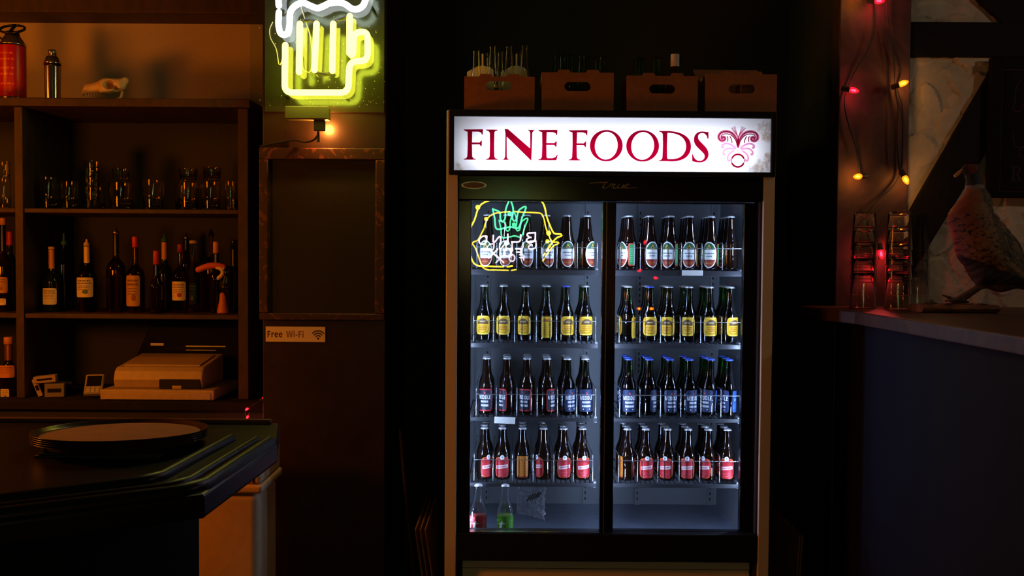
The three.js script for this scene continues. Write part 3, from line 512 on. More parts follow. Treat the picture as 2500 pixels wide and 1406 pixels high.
function beer(kind, at, turn, lean, cap, label, group) {
  const K = KIND[kind], t = thing('beer_bottle', label, 'beer bottle', at, group), top = SHAPE[K.shape][SHAPE[K.shape].length - 1][1];
  local(t, 'glass_body', BODY[K.shape], K.mat);
  local(t, 'crown_cap', crownGeo, CAP[cap ?? K.cap]).position.y = top - 0.0035;
  for (const [n, g, m, y] of K.stickers) local(t, n, g, m).position.y = y;
  t.rotation.set(0, turn * DEG, lean, 'ZYX'); return t;
}
const FRONT = {
  '0L': { kind: 'oval', turn: [-14, -14, 6, 22, 4, 46] }, '0R': { kind: 'oval', turn: [-72, 14, -32, -12, -24, 150] },
  '1L': { kind: 'yellow', turn: [-8, -4, -22, 180, 18, 10], caps: { 4: 'blue' } }, '1R': { kind: 'yellow', turn: [-118, -4, -22, -20, 6, 24], caps: { 1: 'blue' } },
  '2L': { kind: 'navyRed', turn: [-12, -58, -24, 52, 38, 8], mix: { 4: 'navy', 5: 'navy' } }, '2R': { kind: 'navy', turn: [4, 62, 10, 28, -40, -70], lean: { 4: -0.05 } },
  '3L': { kind: 'red', turn: [34, 0, 180, -58, 8, 12] }, '3R': { kind: 'red', turn: [96, 4, -26, -14, -48, -16] },
};
const TEXT = {
  oval: 'brown oval-label beer bottle', yellow: 'green yellow-label beer bottle', navyRed: 'brown red-edged-label beer bottle', navy: 'green navy-label beer bottle', red: 'brown red-label beer bottle',
};
const ORD = ['first', 'second', 'third', 'fourth', 'fifth', 'sixth', 'seventh'], DEEP = ['foremost', 'middle', 'rearmost'];
ROWS.forEach((r, ri) => {
  for (const side of ['L', 'R']) {
    const f = FRONT[ri + side], where = side === 'L' ? 'left' : 'right';
    r[side].forEach((px, i) => {
      const p = atZ(px, r.base, ZF - 0.03);
      for (let k = 0; k < 3; k++) {
        const lean = k === 0 ? f.lean?.[i] ?? 0 : 0, mixed = f.mix?.[i] && k === 0, kind = mixed ? f.mix[i] : f.kind, cap = mixed ? 'silver' : f.caps?.[i] && k === 0 ? 'blue' : undefined;
        const col = ORD[side === 'L' ? 5 - i : i], what = mixed ? 'silver-capped navy-label bottle' : lean ? 'leaning navy-label bottle' : cap === 'blue' ? 'blue-capped yellow-label bottle' : TEXT[kind];
        const label = `${what} ${DEEP[k]} in ${col} column from the mullion, ${ORD[ri]} shelf, ${where} door`;
        const at = V(p.x + (k ? rr(-0.002, 0.002) : 0) + (lean ? -0.006 : 0), r.y + (lean ? 0.0018 : 0.0002), ZF - 0.034 - k * 0.0665);
        beer(kind, at, k ? rr(-70, 70) : f.turn[i], lean, cap, label, `beer bottles on the ${ORD[ri]} cooler shelf`);
      }
    });
  }
});
// two lemonade-style clear bottles on the cooler floor
{
  const prof = [[0, 0.004], [0.024, 0], [0.0305, 0.004], [0.0315, 0.012], [0.0315, 0.105], [0.030, 0.118], [0.0245, 0.134], [0.0185, 0.150], [0.0150, 0.172], [0.0132, 0.200], [0.0146, 0.203], [0.0146, 0.212], [0, 0.212]];
  const inner = [[0, 0.008], [0.026, 0.008], [0.0290, 0.014], [0.0290, 0.100], [0, 0.100]];
  const body = lathe([...prof.slice(0, -1), [0.0118, 0.212], [0.0118, 0.196], [0.0128, 0.172], [0.0163, 0.150], [0.0222, 0.133], [0.0278, 0.117], [0.0292, 0.105], [0.0292, 0.013], [0.0275, 0.0085], [0, 0.008]], 32);
  const word = (c1, c2, tilt) => print(canvasTex(256, 192, (g, w, h) => { g.fillStyle = c1; g.fillRect(0, 0, w, h); g.fillStyle = c2; g.fillRect(0, h - 26, 40, 26); g.save(); g.translate(w * 0.42, h * 0.62); g.rotate(tilt); g.fillStyle = '#f7f5f2'; g.font = 'italic bold 120px serif'; g.textAlign = 'center'; g.fillText('it', 0, 0); g.restore(); lines(g, w * 0.82, 30, 40, 8, 18, 'rgba(255,255,255,0.5)', 5); }));
  for (const [px, name, c1, c2, liquid, turn] of [[1168, 'red', '#b71f2b', '#e0a03a', [0.75, 0.10, 0.08], -30], [1233, 'green', '#4fa61f', '#e8d23a', [0.40, 0.80, 0.12], -34]]) {
    const z = -0.108, p = onY(px, 1303, IN.floor + 0.0002), t = thing('soda_bottle', `clear soda bottle with a ${name} label standing on the cooler floor`, 'soda bottle', V(atZ(px, 1290, z).x, IN.floor + 0.0004, z));
    local(t, 'glass_body', body, M.flint);
    local(t, 'drink', lathe(inner, 28), P({ color: rgb(...liquid), roughness: 0.3, transmission: 0.3, thickness: 0, ior: 1.33 }));
    local(t, 'label', sticker(0.0318, 0.150, 0.088, 14, 0), word(c1, c2, -0.1)).position.y = 0.053;
    local(t, 'crown_cap', crownGeo, CAP.silver).position.y = 0.2085;
    t.rotation.y = turn * DEG;
  }
  // crumpled clear wrapping
  const g = new THREE.PlaneGeometry(0.16, 0.14, 40, 36), q = g.attributes.position;
  for (let i = 0; i < q.count; i++) {
    const x = q.getX(i), y = q.getY(i), f = Math.abs(fbm(x * 38, y * 38, 2)) * 0.09 + Math.abs(fbm(x * 90, y * 90, 5)) * 0.03;
    q.setXYZ(i, x * 0.72 + 0.014 * fbm(x * 60, y * 60, 9), Math.max(0.002, (y + 0.07) * 0.95 + 0.02 * fbm(x * 50, y * 50, 12)), f - 0.03 + 0.05 * Math.sin(x * 20));
  }
  g.computeVertexNormals();
  const w = atZ(1296, 1262, -0.42), t = thing('plastic_wrap', 'crumpled clear plastic wrapping with dark print on the cooler floor', 'plastic wrap', V(w.x, IN.floor + 0.001, -0.42));
  local(t, 'film', metreUV(g), P({ color: rgb(0.9, 0.92, 0.95), transmission: 0.75, thickness: 0, roughness: 0.25, ior: 1.5 }));
  const bars = []; for (let i = 0; i < 5; i++) bars.push(new THREE.BoxGeometry(0.006, 0.03, 0.001).rotateZ(-0.5).translate(-0.01 + i * 0.011, 0.09 + 0.004 * i, 0.03));
  local(t, 'print', join(bars), M.black);
}

// ---------------------------------------------------------------- lamps, neon and string lights
function pendant(at, label) {
  const t = thing('pendant_lamp', label, 'lamp', at);
  local(t, 'lamp_shade', lathe([[0, -0.14], [0.14, -0.14], [0.165, -0.13], [0.165, 0.04], [0.14, 0.065], [0.03, 0.075], [0, 0.075]], 20), glow(LIGHT.barBulb.color, LIGHT.barBulb.nits));
  local(t, 'socket', lathe([[0, 0.072], [0.022, 0.072], [0.024, 0.10], [0.008, 0.115], [0, 0.115]], 16), M.brass);
  local(t, 'cord', rod(V(0, 0.11, 0), V(0, 2.9 - at.y, 0), 0.003), M.rubber);
  t.add(pointLight(V(0, -0.02, 0), LIGHT.barBulb.color, LIGHT.barBulb.cd, 6));
}
pendant(V(-2.15, 1.52, 0.95), 'wide amber drum lamp hanging low above the middle of the bar');
pendant(V(-3.1, 2.25, 0.6), 'wide amber drum lamp hanging high at the far end of the bar');
{ // dim lamp over the ledge
  const at = V(3.0, 2.45, 0.9), t = thing('wall_lamp', 'small brass lamp on an arm above the ledge', 'lamp', V(3.39, at.y, at.z));
  part(t, 'arm', tube([V(3.39, at.y + 0.06, at.z), V(3.1, at.y + 0.16, at.z), V(at.x, at.y + 0.08, at.z)], 0.008, { round: 0.06 }), M.brass);
  part(t, 'bulb', new THREE.SphereGeometry(0.035, 20, 14).translate(at.x, at.y, at.z), glow(LIGHT.wallLamp.color, 8));
  part(t, 'socket', new THREE.CylinderGeometry(0.014, 0.018, 0.06, 16).translate(at.x, at.y + 0.06, at.z), M.brass);
  scene.add(pointLight(at, LIGHT.wallLamp.color, LIGHT.wallLamp.cd, 1.6));
}

// ------- neon beer mug on the pillar
const neonY = glow(LIGHT.neonYellow, 11), neonW = glow(LIGHT.neonWhite, 4.5);
{
  const zt = -0.125, q = (x, y, z = zt) => atZ(580 + x / 3.515, y / 3.515, z), c = atZ(777, 258, zt);
  const sign = thing('neon_beer_sign', 'glowing neon sign of a yellow beer mug topped with white foam', 'neon sign', V(c.x, c.y, -0.165));
  const R = 0.0118, run = (pts, r = R, round = 0.03) => tube(pts.map(([x, y]) => q(x, y)), r, { seg: 9, round });
  part(sign, 'mug_tube', run([[963, 140], [961, 475], [992, 470], [1000, 278], [1116, 272], [1118, 525], [962, 525], [950, 795], [405, 795], [410, 388]]), neonY, 'yellow neon tube outlining a beer mug');
  for (const [a, b, x, y] of [[535, 205, 528, 618], [678, 205, 660, 600], [822, 205, 813, 606]]) part(sign, 'stripe_tube', run([[a, b], [x, y]]), neonY);
  part(sign, 'foam_tube', tube([[355, 105], [353, 220], [372, 288], [400, 300], [432, 280], [446, 220], [452, 110], [475, 68], [520, 35], [565, 25], [620, 48], [685, 70], [740, 52], [790, 28], [880, 22], [930, 40], [980, 75], [1030, 78], [1075, 50], [1098, 0], [1110, -70], [1060, -160], [960, -190], [880, -240], [760, -250], [640, -215], [540, -230], [440, -190], [370, -120], [352, -50], [354, 48]].map(([x, y]) => q(x, y)), R, { seg: 9, smooth: true, n: 150 }), neonW, 'white neon tube shaped as foam');
  // unlit bends behind the lit tubes
  const dark = S({ color: rgb(0.03, 0.03, 0.02), roughness: 0.3 });
  const bend = (pts) => tube(pts.map(([x, y, z]) => q(x, y, z ?? -0.145)), 0.007, { seg: 8, smooth: true });
  part(sign, 'blacked_bend', join([bend([[535, 205, zt], [570, 178], [640, 178], [678, 205, zt]]), bend([[660, 600, zt], [690, 630], [780, 635], [813, 606, zt]]), bend([[822, 205, zt], [860, 175], [930, 150], [963, 142, zt]]), bend([[355, 105, zt], [362, 76], [354, 50, zt]])]), dark);
  const wire = S({ color: rgb(0.35, 0.34, 0.22), roughness: 0.5 });
  part(sign, 'lead_wire', join([tube([[545, 60], [580, 170], [620, 300], [640, 500], [620, 620], [570, 600], [555, 480]].map(([x, y]) => q(x, y, -0.155)), 0.002, { seg: 6, smooth: true }), tube([[410, 420], [360, 560], [330, 420], [280, 320], [275, 250], [300, 190]].map(([x, y]) => q(x, y, -0.155)), 0.002, { seg: 6, smooth: true })]), wire);
  const z1 = -0.165, a = atZ(611.5, 258, z1), b = atZ(943, -30, z1), top = b.y + 0.25;
  part(sign, 'acrylic_panel', new THREE.BoxGeometry(b.x - a.x, top - a.y, 0.005).translate((a.x + b.x) / 2, (a.y + top) / 2, z1), P({ color: rgb(0.90, 0.95, 0.88), transmission: 1, thickness: 0, roughness: 0.05, ior: 1.49 }), 'clear acrylic carrier panel');
  const dust = []; for (let i = 0; i < 140; i++) { const k = rnd() ** 0.6; dust.push(new THREE.SphereGeometry(rr(0.0006, 0.0016), 5, 4).translate(a.x + (b.x - a.x) * k, a.y + (b.y - a.y) * rnd() ** 1.5, z1 + 0.003)); }
  const ds = part(sign, 'dust_specks', join(dust), S({ color: rgb(0.6, 0.58, 0.5), roughness: 1 })); ds.userData.kind = 'stuff';
  part(sign, 'backing_board', box(pillX[0] + 0.012, pillX[1] - 0.006, a.y - 0.012, 2.88, Z.pillar, Z.pillar + 0.012, 0.002), P({ color: rgb(0.03, 0.026, 0.012), roughness: 0.16, ior: 1.85 }), 'dark glossy board behind the tubes');
  for (const [x, y] of [[400, 810], [900, 810], [400, 40], [1150, 60]]) { const p = q(x, y, z1); part(sign, 'standoff', new THREE.CylinderGeometry(0.006, 0.006, 0.07, 12).rotateX(Math.PI / 2).translate(p.x, p.y, z1 - 0.0385), M.black); }
  for (const [x, y, w] of [[410, 560], [560, 795], [800, 795], [955, 640], [963, 300], [1118, 400], [532, 400], [670, 400], [818, 400]]) { const p = q(x, y); scene.add(pointLight(p, LIGHT.neonYellow, 0.008, 0.5)); }
  for (const [x, y] of [[400, 250], [620, 48], [880, 22], [1070, 50]]) { const p = q(x, y); scene.add(pointLight(p, LIGHT.neonWhite, 0.006, 0.5)); }
  { const p = atZ(790, 308, -0.196); scene.add(pointLight(p, [1, 0.30, 0.05], 0.30, 0.3)); part(sign, 'pilot_bulb', new THREE.SphereGeometry(0.006, 10, 8).translate(p.x, p.y, p.z), glow([1, 0.3, 0.05], 6), 'tiny amber bulb behind the power box'); }
  // transformer and cord hanging below
  const A = atZ(695, 290, -0.15), B = atZ(801, 259, -0.15), tr = thing('neon_transformer', 'small dark power box under the neon beer sign with a dangling cord', 'power box', V((A.x + B.x) / 2, A.y, -0.18));
  part(tr, 'case', box(A.x, B.x, A.y, B.y, -0.205, -0.15, 0.004), S({ color: rgb(0.10, 0.10, 0.05), roughness: 0.4 }));
  part(tr, 'plug', join([box(...[atZ(770, 315, -0.19).x, atZ(797, 300, -0.19).x], atZ(780, 322, -0.19).y, A.y - 0.001, -0.175, -0.155, 0.003), new THREE.CylinderGeometry(0.005, 0.006, 0.04, 10).translate(atZ(777, 336, -0.165).x, atZ(777, 334, -0.165).y, -0.165)]), M.rubber);
  part(tr, 'cord', tube([[777, 328, -0.165], [768, 340, -0.18], [745, 347, -0.21], [722, 342, -0.235], [690, 345, -0.242], [655, 352, -0.242], [637, 357, -0.245]].map(([x, y, zc]) => atZ(x, y, zc)), 0.0042, { seg: 8, smooth: true }), M.rubber);
}

// ------- string lights
const bulbGeo = lathe([[0, 0.040], [0.004, 0.039], [0.0085, 0.031], [0.0115, 0.020], [0.0110, 0.010], [0.0075, 0.001], [0, 0.001]], 16);
const sockGeo = lathe([[0, -0.026], [0.008, -0.026], [0.0105, -0.02], [0.0105, 0.004], [0.0088, 0.006], [0, 0.006]], 14);
const tinted = (c, e) => P({ color: rgb(...c), transmission: 0.75, thickness: 0, roughness: 0.35, ior: 1.4, emissive: rgb(...c), emissiveIntensity: e });
const BULB = { red: { c: [1, 0.03, 0.04], m: tinted([1, 0.02, 0.05], 1.0), core: glow([1, 0.35, 0.30], 40) }, amber: { c: [1, 0.33, 0.03], m: tinted([1, 0.30, 0.02], 1.2), core: glow([1, 0.62, 0.25], 40) } };
const coreGeo = lathe([[0, 0.031], [0.0035, 0.028], [0.0048, 0.021], [0.0035, 0.012], [0, 0.009]], 10);
function stringLights(label, cords, bulbs, cd, scale = 1) {
  const t = thing('string_lights', label, 'string lights', bulbs[0].at.clone());
  for (const c of cords) part(t, 'cord', tube(c, 0.0032 * scale, { seg: 6, smooth: true }), M.rubber);
  for (const b of bulbs) {
    const q = new THREE.Quaternion().setFromUnitVectors(V(0, 1, 0), b.dir.clone().normalize()), k = BULB[b.color];
    const s = local(t, 'socket', sockGeo, M.rubber), g = local(t, 'bulb', bulbGeo, k.m, b.color === 'red' ? 'glowing red bulb' : 'glowing amber bulb');
    const core = local(t, 'filament', coreGeo, k.core);
    for (const o of [s, g, core]) { o.quaternion.copy(q); o.position.copy(b.at).sub(t.position); o.scale.setScalar(scale); }
    const l = pointLight(b.at.clone().addScaledVector(b.dir.clone().normalize(), 0.018 * scale), k.c, (b.cd ?? cd), 0.4); scene.add(l);
  }
  return t;
}
{
  const z = -0.205, a = (px, py, dz = 0) => atZ(px, py, z + dz);
  stringLights('string of red and amber bulbs hanging on the brown timber post', [
    [[2130, -40], [2138, 20], [2136, 60], [2115, 130], [2085, 180], [2070, 215], [2062, 240], [2064, 270], [2074, 310], [2090, 360], [2100, 425]].map(([x, y]) => a(x, y, -0.025)),
    [[2168, -40], [2166, 30], [2172, 80], [2183, 150], [2186, 205], [2192, 260], [2190, 330], [2194, 400], [2196, 430], [2175, 460], [2140, 490], [2120, 520], [2140, 580], [2148, 625]].map(([x, y]) => a(x, y, -0.02)),
    [[2174, 100], [2190, 150], [2200, 180], [2192, 215], [2203, 260], [2204, 330], [2202, 420]].map(([x, y]) => a(x, y, -0.028)),
  ], [
    { at: a(2071, 218), dir: V(1, -0.28, 0.35), color: 'red' }, { at: a(2133, 2), dir: V(0.8, -0.15, 0.5), color: 'red' }, { at: a(2192, 208), dir: V(1, 0.35, 0.5), color: 'amber' },
    { at: a(2104, 430), dir: V(-1, -0.12, 0.4), color: 'amber' }, { at: a(2206, 428, 0.01), dir: V(0.35, -1, 0.4), color: 'amber' }, { at: a(2149, 608), dir: V(0.1, -1, 0.3), color: 'red', cd: 0.05 },
    { at: a(2110, -8), dir: V(-1, -0.1, 0.3), color: 'amber', cd: 0.01 },
  ], 0.016);
  const zb = -0.30, b = (px, py) => atZ(px, py, zb);
  stringLights('short string of tiny red bulbs beside the pillar at the end of the back counter', [[[665, 962], [640, 976], [612, 992], [598, 1005], [606, 1025], [618, 1048], [600, 1062], [540, 1050]].map(([x, y]) => b(x, y))],
    [{ at: b(607, 996), dir: V(-0.6, -0.4, 0.8), color: 'red' }, { at: b(607, 1014), dir: V(-0.3, -0.6, 0.6), color: 'red' }, { at: b(625, 1050), dir: V(-0.5, -0.6, 0.7), color: 'red' }, { at: b(546, 1046), dir: V(-0.8, 0, 0.3), color: 'red' }, { at: b(641, 973), dir: V(0.8, 0.5, 0.3), color: 'red' }], 0.003, 0.45);
}

// ------- things behind the camera that the door glass mirrors
const mirrored = (px, py, zg, zs) => { const p = atZ(px, py, 2 * zg - zs); return V(p.x, p.y, zs); };
{
  const zs = 4.35, q = (x, y) => mirrored(1120 + x / 6.392, 460 + y / 6.392, -0.012, zs), r = 0.0068;
  const Y = glow([1, 0.72, 0.03], 17), G = glow([0.10, 1, 0.42], 14), Wn = glow([1, 0.80, 0.95], 13);
  const sign = thing('neon_pub_sign', 'neon pub sign reading BLIND FOX with a green crown in a yellow fox outline', 'neon sign', q(800, 1240));
  const run = (pts, rr2 = r) => tube(pts.map(([x, y]) => q(x, y)), rr2, { seg: 8, round: 0.05 });
  const sm = (pts) => tube(pts.map(([x, y]) => q(x, y)), r, { seg: 8, smooth: true });
  part(sign, 'outline_tube', sm([[195, 1085], [160, 980], [90, 800], [50, 745], [60, 715], [140, 680], [200, 580], [250, 480], [290, 350], [340, 260], [440, 200], [560, 176], [720, 160]]), Y);
  part(sign, 'outline_tube', sm([[800, 160], [1000, 172], [1180, 180], [1290, 200], [1340, 290], [1370, 430], [1425, 580], [1490, 700], [1600, 716], [1610, 735], [1530, 770], [1440, 870], [1370, 975]]), Y);
  part(sign, 'outline_tube', sm([[195, 1090], [240, 1170], [310, 1208], [480, 1216], [695, 1220]]), Y);
  part(sign, 'outline_tube', run([[755, 1222], [835, 1210]]), Y); part(sign, 'outline_tube', run([[1345, 1012], [1320, 1050]]), Y);
  part(sign, 'crown_tube', sm([[530, 320], [560, 460], [590, 630], [700, 622], [810, 600], [925, 618], [990, 450], [1048, 282], [940, 340], [900, 480], [870, 512], [838, 470], [850, 320], [815, 200], [798, 150], [780, 200], [735, 320], [718, 480], [685, 514], [652, 485], [640, 375], [530, 320]]), G, 'green neon crown');
  for (const s of [[[1195, 690], [1195, 835], [1070, 838], [1052, 795], [1105, 765], [1150, 765], [1105, 765], [1060, 725], [1085, 695], [1195, 690]], [[965, 725], [965, 835], [825, 835]], [[765, 715], [765, 865]], [[540, 732], [535, 870], [655, 720], [655, 862]], [[438, 745], [370, 742], [312, 800], [325, 860], [385, 872], [430, 840], [438, 745]],
    [[975, 1035], [975, 942], [900, 942]], [[975, 992], [905, 992]], [[770, 935], [715, 965], [712, 1035], [765, 1066], [812, 1035], [814, 965], [770, 935]], [[480, 948], [610, 1082]], [[608, 948], [470, 1085]]]) part(sign, 'letter_tube', run(s), Wn);
  const tl = q(60, 150), br = q(1600, 1240), frame = [];
  for (const y of [tl.y - 0.08, (tl.y + br.y) / 2, br.y + 0.06]) frame.push(rod(V(Math.min(tl.x, br.x), y, zs + 0.04), V(Math.max(tl.x, br.x), y, zs + 0.04), 0.006));
  for (const x of [tl.x + 0.12, br.x - 0.12]) { frame.push(rod(V(x, br.y, zs + 0.04), V(x, tl.y, zs + 0.04), 0.006)); for (const y of [tl.y - 0.08, br.y + 0.06]) frame.push(rod(V(x, y, zs + 0.04), V(x, y, 4.8), 0.006)); }
  part(sign, 'mounting_frame', join(frame), M.black);
  for (const [x, y, c] of [[800, 400, [0.10, 1, 0.42]], [300, 300, [1, 0.72, 0.03]], [1400, 700, [1, 0.72, 0.03]], [750, 850, [1, 0.8, 0.95]]]) { const p = q(x, y); p.z -= 0.05; scene.add(pointLight(p, c, 0.02, 1)); }
  const zr = 4.5, m = (px, py) => mirrored(px, py, -0.046, zr);
  stringLights('string of red and amber bulbs on the wall facing the cooler', [[[1600, 470], [1585, 520], [1578, 585], [1572, 660], [1592, 680], [1576, 740], [1572, 790]].map(([x, y]) => m(x, y))],
    [{ at: m(1576, 585), dir: V(-0.3, -1, -0.4), color: 'red' }, { at: m(1567, 658), dir: V(-1, -0.4, -0.4), color: 'red' }, { at: m(1594, 677), dir: V(1, -0.2, -0.4), color: 'red' }, { at: m(1566, 754), dir: V(-1, 0.1, -0.4), color: 'amber' }, { at: m(1584, 754), dir: V(1, 0.1, -0.4), color: 'amber' }], 0.03, 1.2);
}

// ---------------------------------------------------------------- pillar fittings
{
  const z = Z.pillar, a = atZ(634, 780, z + 0.02), b = atZ(941, 363, z + 0.02), i0 = atZ(655, 764, z + 0.02), i1 = atZ(918, 391, z + 0.02);
  const t = thing('chalkboard', 'empty blackboard in a worn wooden frame hung on the brown pillar', 'chalkboard', V((a.x + b.x) / 2, a.y, z + 0.012));
  const worn = S({ map: dataTex(256, 256, (u, v) => { const n = tileNoise(u, v, 26, 3) + 0.6 * tileNoise(u, v, 9, 6); return n > 0.2 ? [0.40, 0.22, 0.12] : [0.20, 0.11, 0.07]; }), roughness: 0.5 });
  worn.map.repeat.set(2.2, 2.2);
  part(t, 'frame_rail', box(a.x, b.x, i1.y, b.y, z + 0.0005, z + 0.03, 0.004), worn); part(t, 'frame_rail', box(a.x, b.x, a.y, i0.y, z + 0.0005, z + 0.03, 0.004), worn);
  part(t, 'frame_stile', box(a.x, i0.x, i0.y, i1.y, z + 0.0005, z + 0.03, 0.004), worn); part(t, 'frame_stile', box(i1.x, b.x, i0.y, i1.y, z + 0.0005, z + 0.03, 0.004), worn);
  part(t, 'inner_bead', join([box(i1.x - 0.004, i1.x, i0.y, i1.y, z + 0.012, z + 0.02), box(i0.x, i0.x + 0.004, i0.y, i1.y, z + 0.012, z + 0.02)]), worn);
  part(t, 'board', box(i0.x, i1.x, i0.y, i1.y, z + 0.0005, z + 0.012), S({ map: grainTex([0.115, 0.105, 0.095], 0.12, 14), roughness: 0.85 }), 'blank slate surface');
}
{
  const z = Z.pillar, a = atZ(648.5, 834.5, z), b = atZ(795, 797, z), w = b.x - a.x, h = b.y - a.y;
  const tex = canvasTex(512, 132, (g, W2, H2) => {
    g.fillStyle = '#f3e8cf'; g.fillRect(0, 0, W2, H2); g.strokeStyle = '#8a7a5a'; g.lineWidth = 4; g.strokeRect(2, 2, W2 - 4, H2 - 4);
    g.fillStyle = '#3d3228'; g.font = 'bold 74px sans-serif'; g.textBaseline = 'middle'; g.save(); g.translate(12, 66); g.scale(0.86, 1); g.fillText('Free ', 0, 0); g.fillStyle = '#8a6748'; g.fillText('Wi-Fi', 192, 0); g.restore();
    g.strokeStyle = '#43465f'; g.lineWidth = 11; g.lineCap = 'round'; for (const r of [24, 44, 64]) { g.beginPath(); g.arc(450, 100, r, -Math.PI * 0.76, -Math.PI * 0.24); g.stroke(); } g.fillStyle = '#43465f'; g.beginPath(); g.arc(450, 100, 10, 0, 7); g.fill();
  });
  clampT(tex);
  const t = thing('wifi_sign', 'small cream sign reading Free Wi-Fi with a signal symbol under the chalkboard', 'sign', V((a.x + b.x) / 2, a.y, z));
  const g = new THREE.BoxGeometry(w, h, 0.004).translate(0, h / 2, 0.0022);
  local(t, 'plate', g, S({ map: tex, roughness: 0.32 }));
}

// ---------------------------------------------------------------- on top of the back bar
const glassMat = M.clearGlass;
{
  const z = -0.60, s = mpp(z), X = (px) => atZ(px, 150, z).x, base = shelfTop + 0.0005, hgt = (px, py) => atZ(px, py, z).y - base;
  { // extinguisher
    const x = X(31), r = 30 * s, Hc = hgt(31, 108), t = thing('fire_extinguisher', 'vintage red cylinder extinguisher with a black ring handle on the back bar top', 'extinguisher', V(x, base, z));
    const redM = S({ map: clampT(canvasTex(256, 1024, (g, w, h) => { g.fillStyle = '#b01410'; g.fillRect(0, 0, w, h); for (const y of [548, 578, 622, 652, 700]) lines(g, 128, y, 46, 1, 10, '#d8642a', 9); })), roughness: 0.3 });
    local(t, 'cylinder', lathe([[0, 0.022], [r, 0.022], [r, Hc - 0.012], [r * 0.985, Hc - 0.010], [0, Hc - 0.010]], 36).rotateY(Math.PI), redM);
    local(t, 'foot_band', lathe([[0, 0], [r * 1.01, 0], [r * 1.02, 0.02], [r, 0.0235], [0, 0.0235]], 36), S({ color: rgb(0.45, 0.42, 0.38), roughness: 0.2, metalness: 1 }));
    local(t, 'shoulder', lathe([[0, Hc - 0.0105], [r * 1.01, Hc - 0.0105], [r, Hc], [r * 0.62, Hc + 0.03], [r * 0.55, Hc + 0.036], [0, Hc + 0.036]], 36), M.steel);
    local(t, 'neck', lathe([[0, Hc + 0.036], [r * 0.55, Hc + 0.036], [r * 0.5, hgt(31, 78)], [0, hgt(31, 78)]], 24), M.blackGloss);
    local(t, 'ring_handle', join([new THREE.TorusGeometry(r * 0.98, 0.0055, 10, 36).scale(1, 0.62, 1), new THREE.CylinderGeometry(0.007, 0.007, r * 1.2, 10)]).rotateX(-0.85).translate(0.0, hgt(31, 72) + 0.002, 0), M.blackGloss);
    local(t, 'nozzle', rod(V(-r * 0.6, Hc + 0.01, 0), V(-r * 1.25, Hc + 0.03, 0.01), 0.009, 10), M.steel);
  }
  { // cocktail shaker
    const x = X(128), r = 19.5 * s, t = thing('cocktail_shaker', 'polished metal cocktail shaker on the back bar top', 'shaker', V(x, base, z)), h1 = hgt(128, 160), h2 = hgt(128, 137), h3 = hgt(128, 122);
    const m = S({ color: rgb(0.62, 0.56, 0.52), roughness: 0.18, metalness: 1 });
    local(t, 'cup', lathe([[0, 0], [r * 0.86, 0], [r * 0.9, 0.004], [r * 0.98, h1 * 0.96], [r * 1.0, h1], [0, h1]], 32), m);
    local(t, 'strainer_top', lathe([[0, h1], [r * 1.02, h1], [r * 1.02, h1 + 0.012], [r * 0.9, h1 + 0.02], [r * 0.72, h2 - 0.004], [r * 0.5, h2], [0, h2]], 32), m);
    local(t, 'cap', lathe([[0, h2], [r * 0.5, h2], [r * 0.48, h3 - 0.003], [r * 0.4, h3], [0, h3]], 24), m);
  }
}

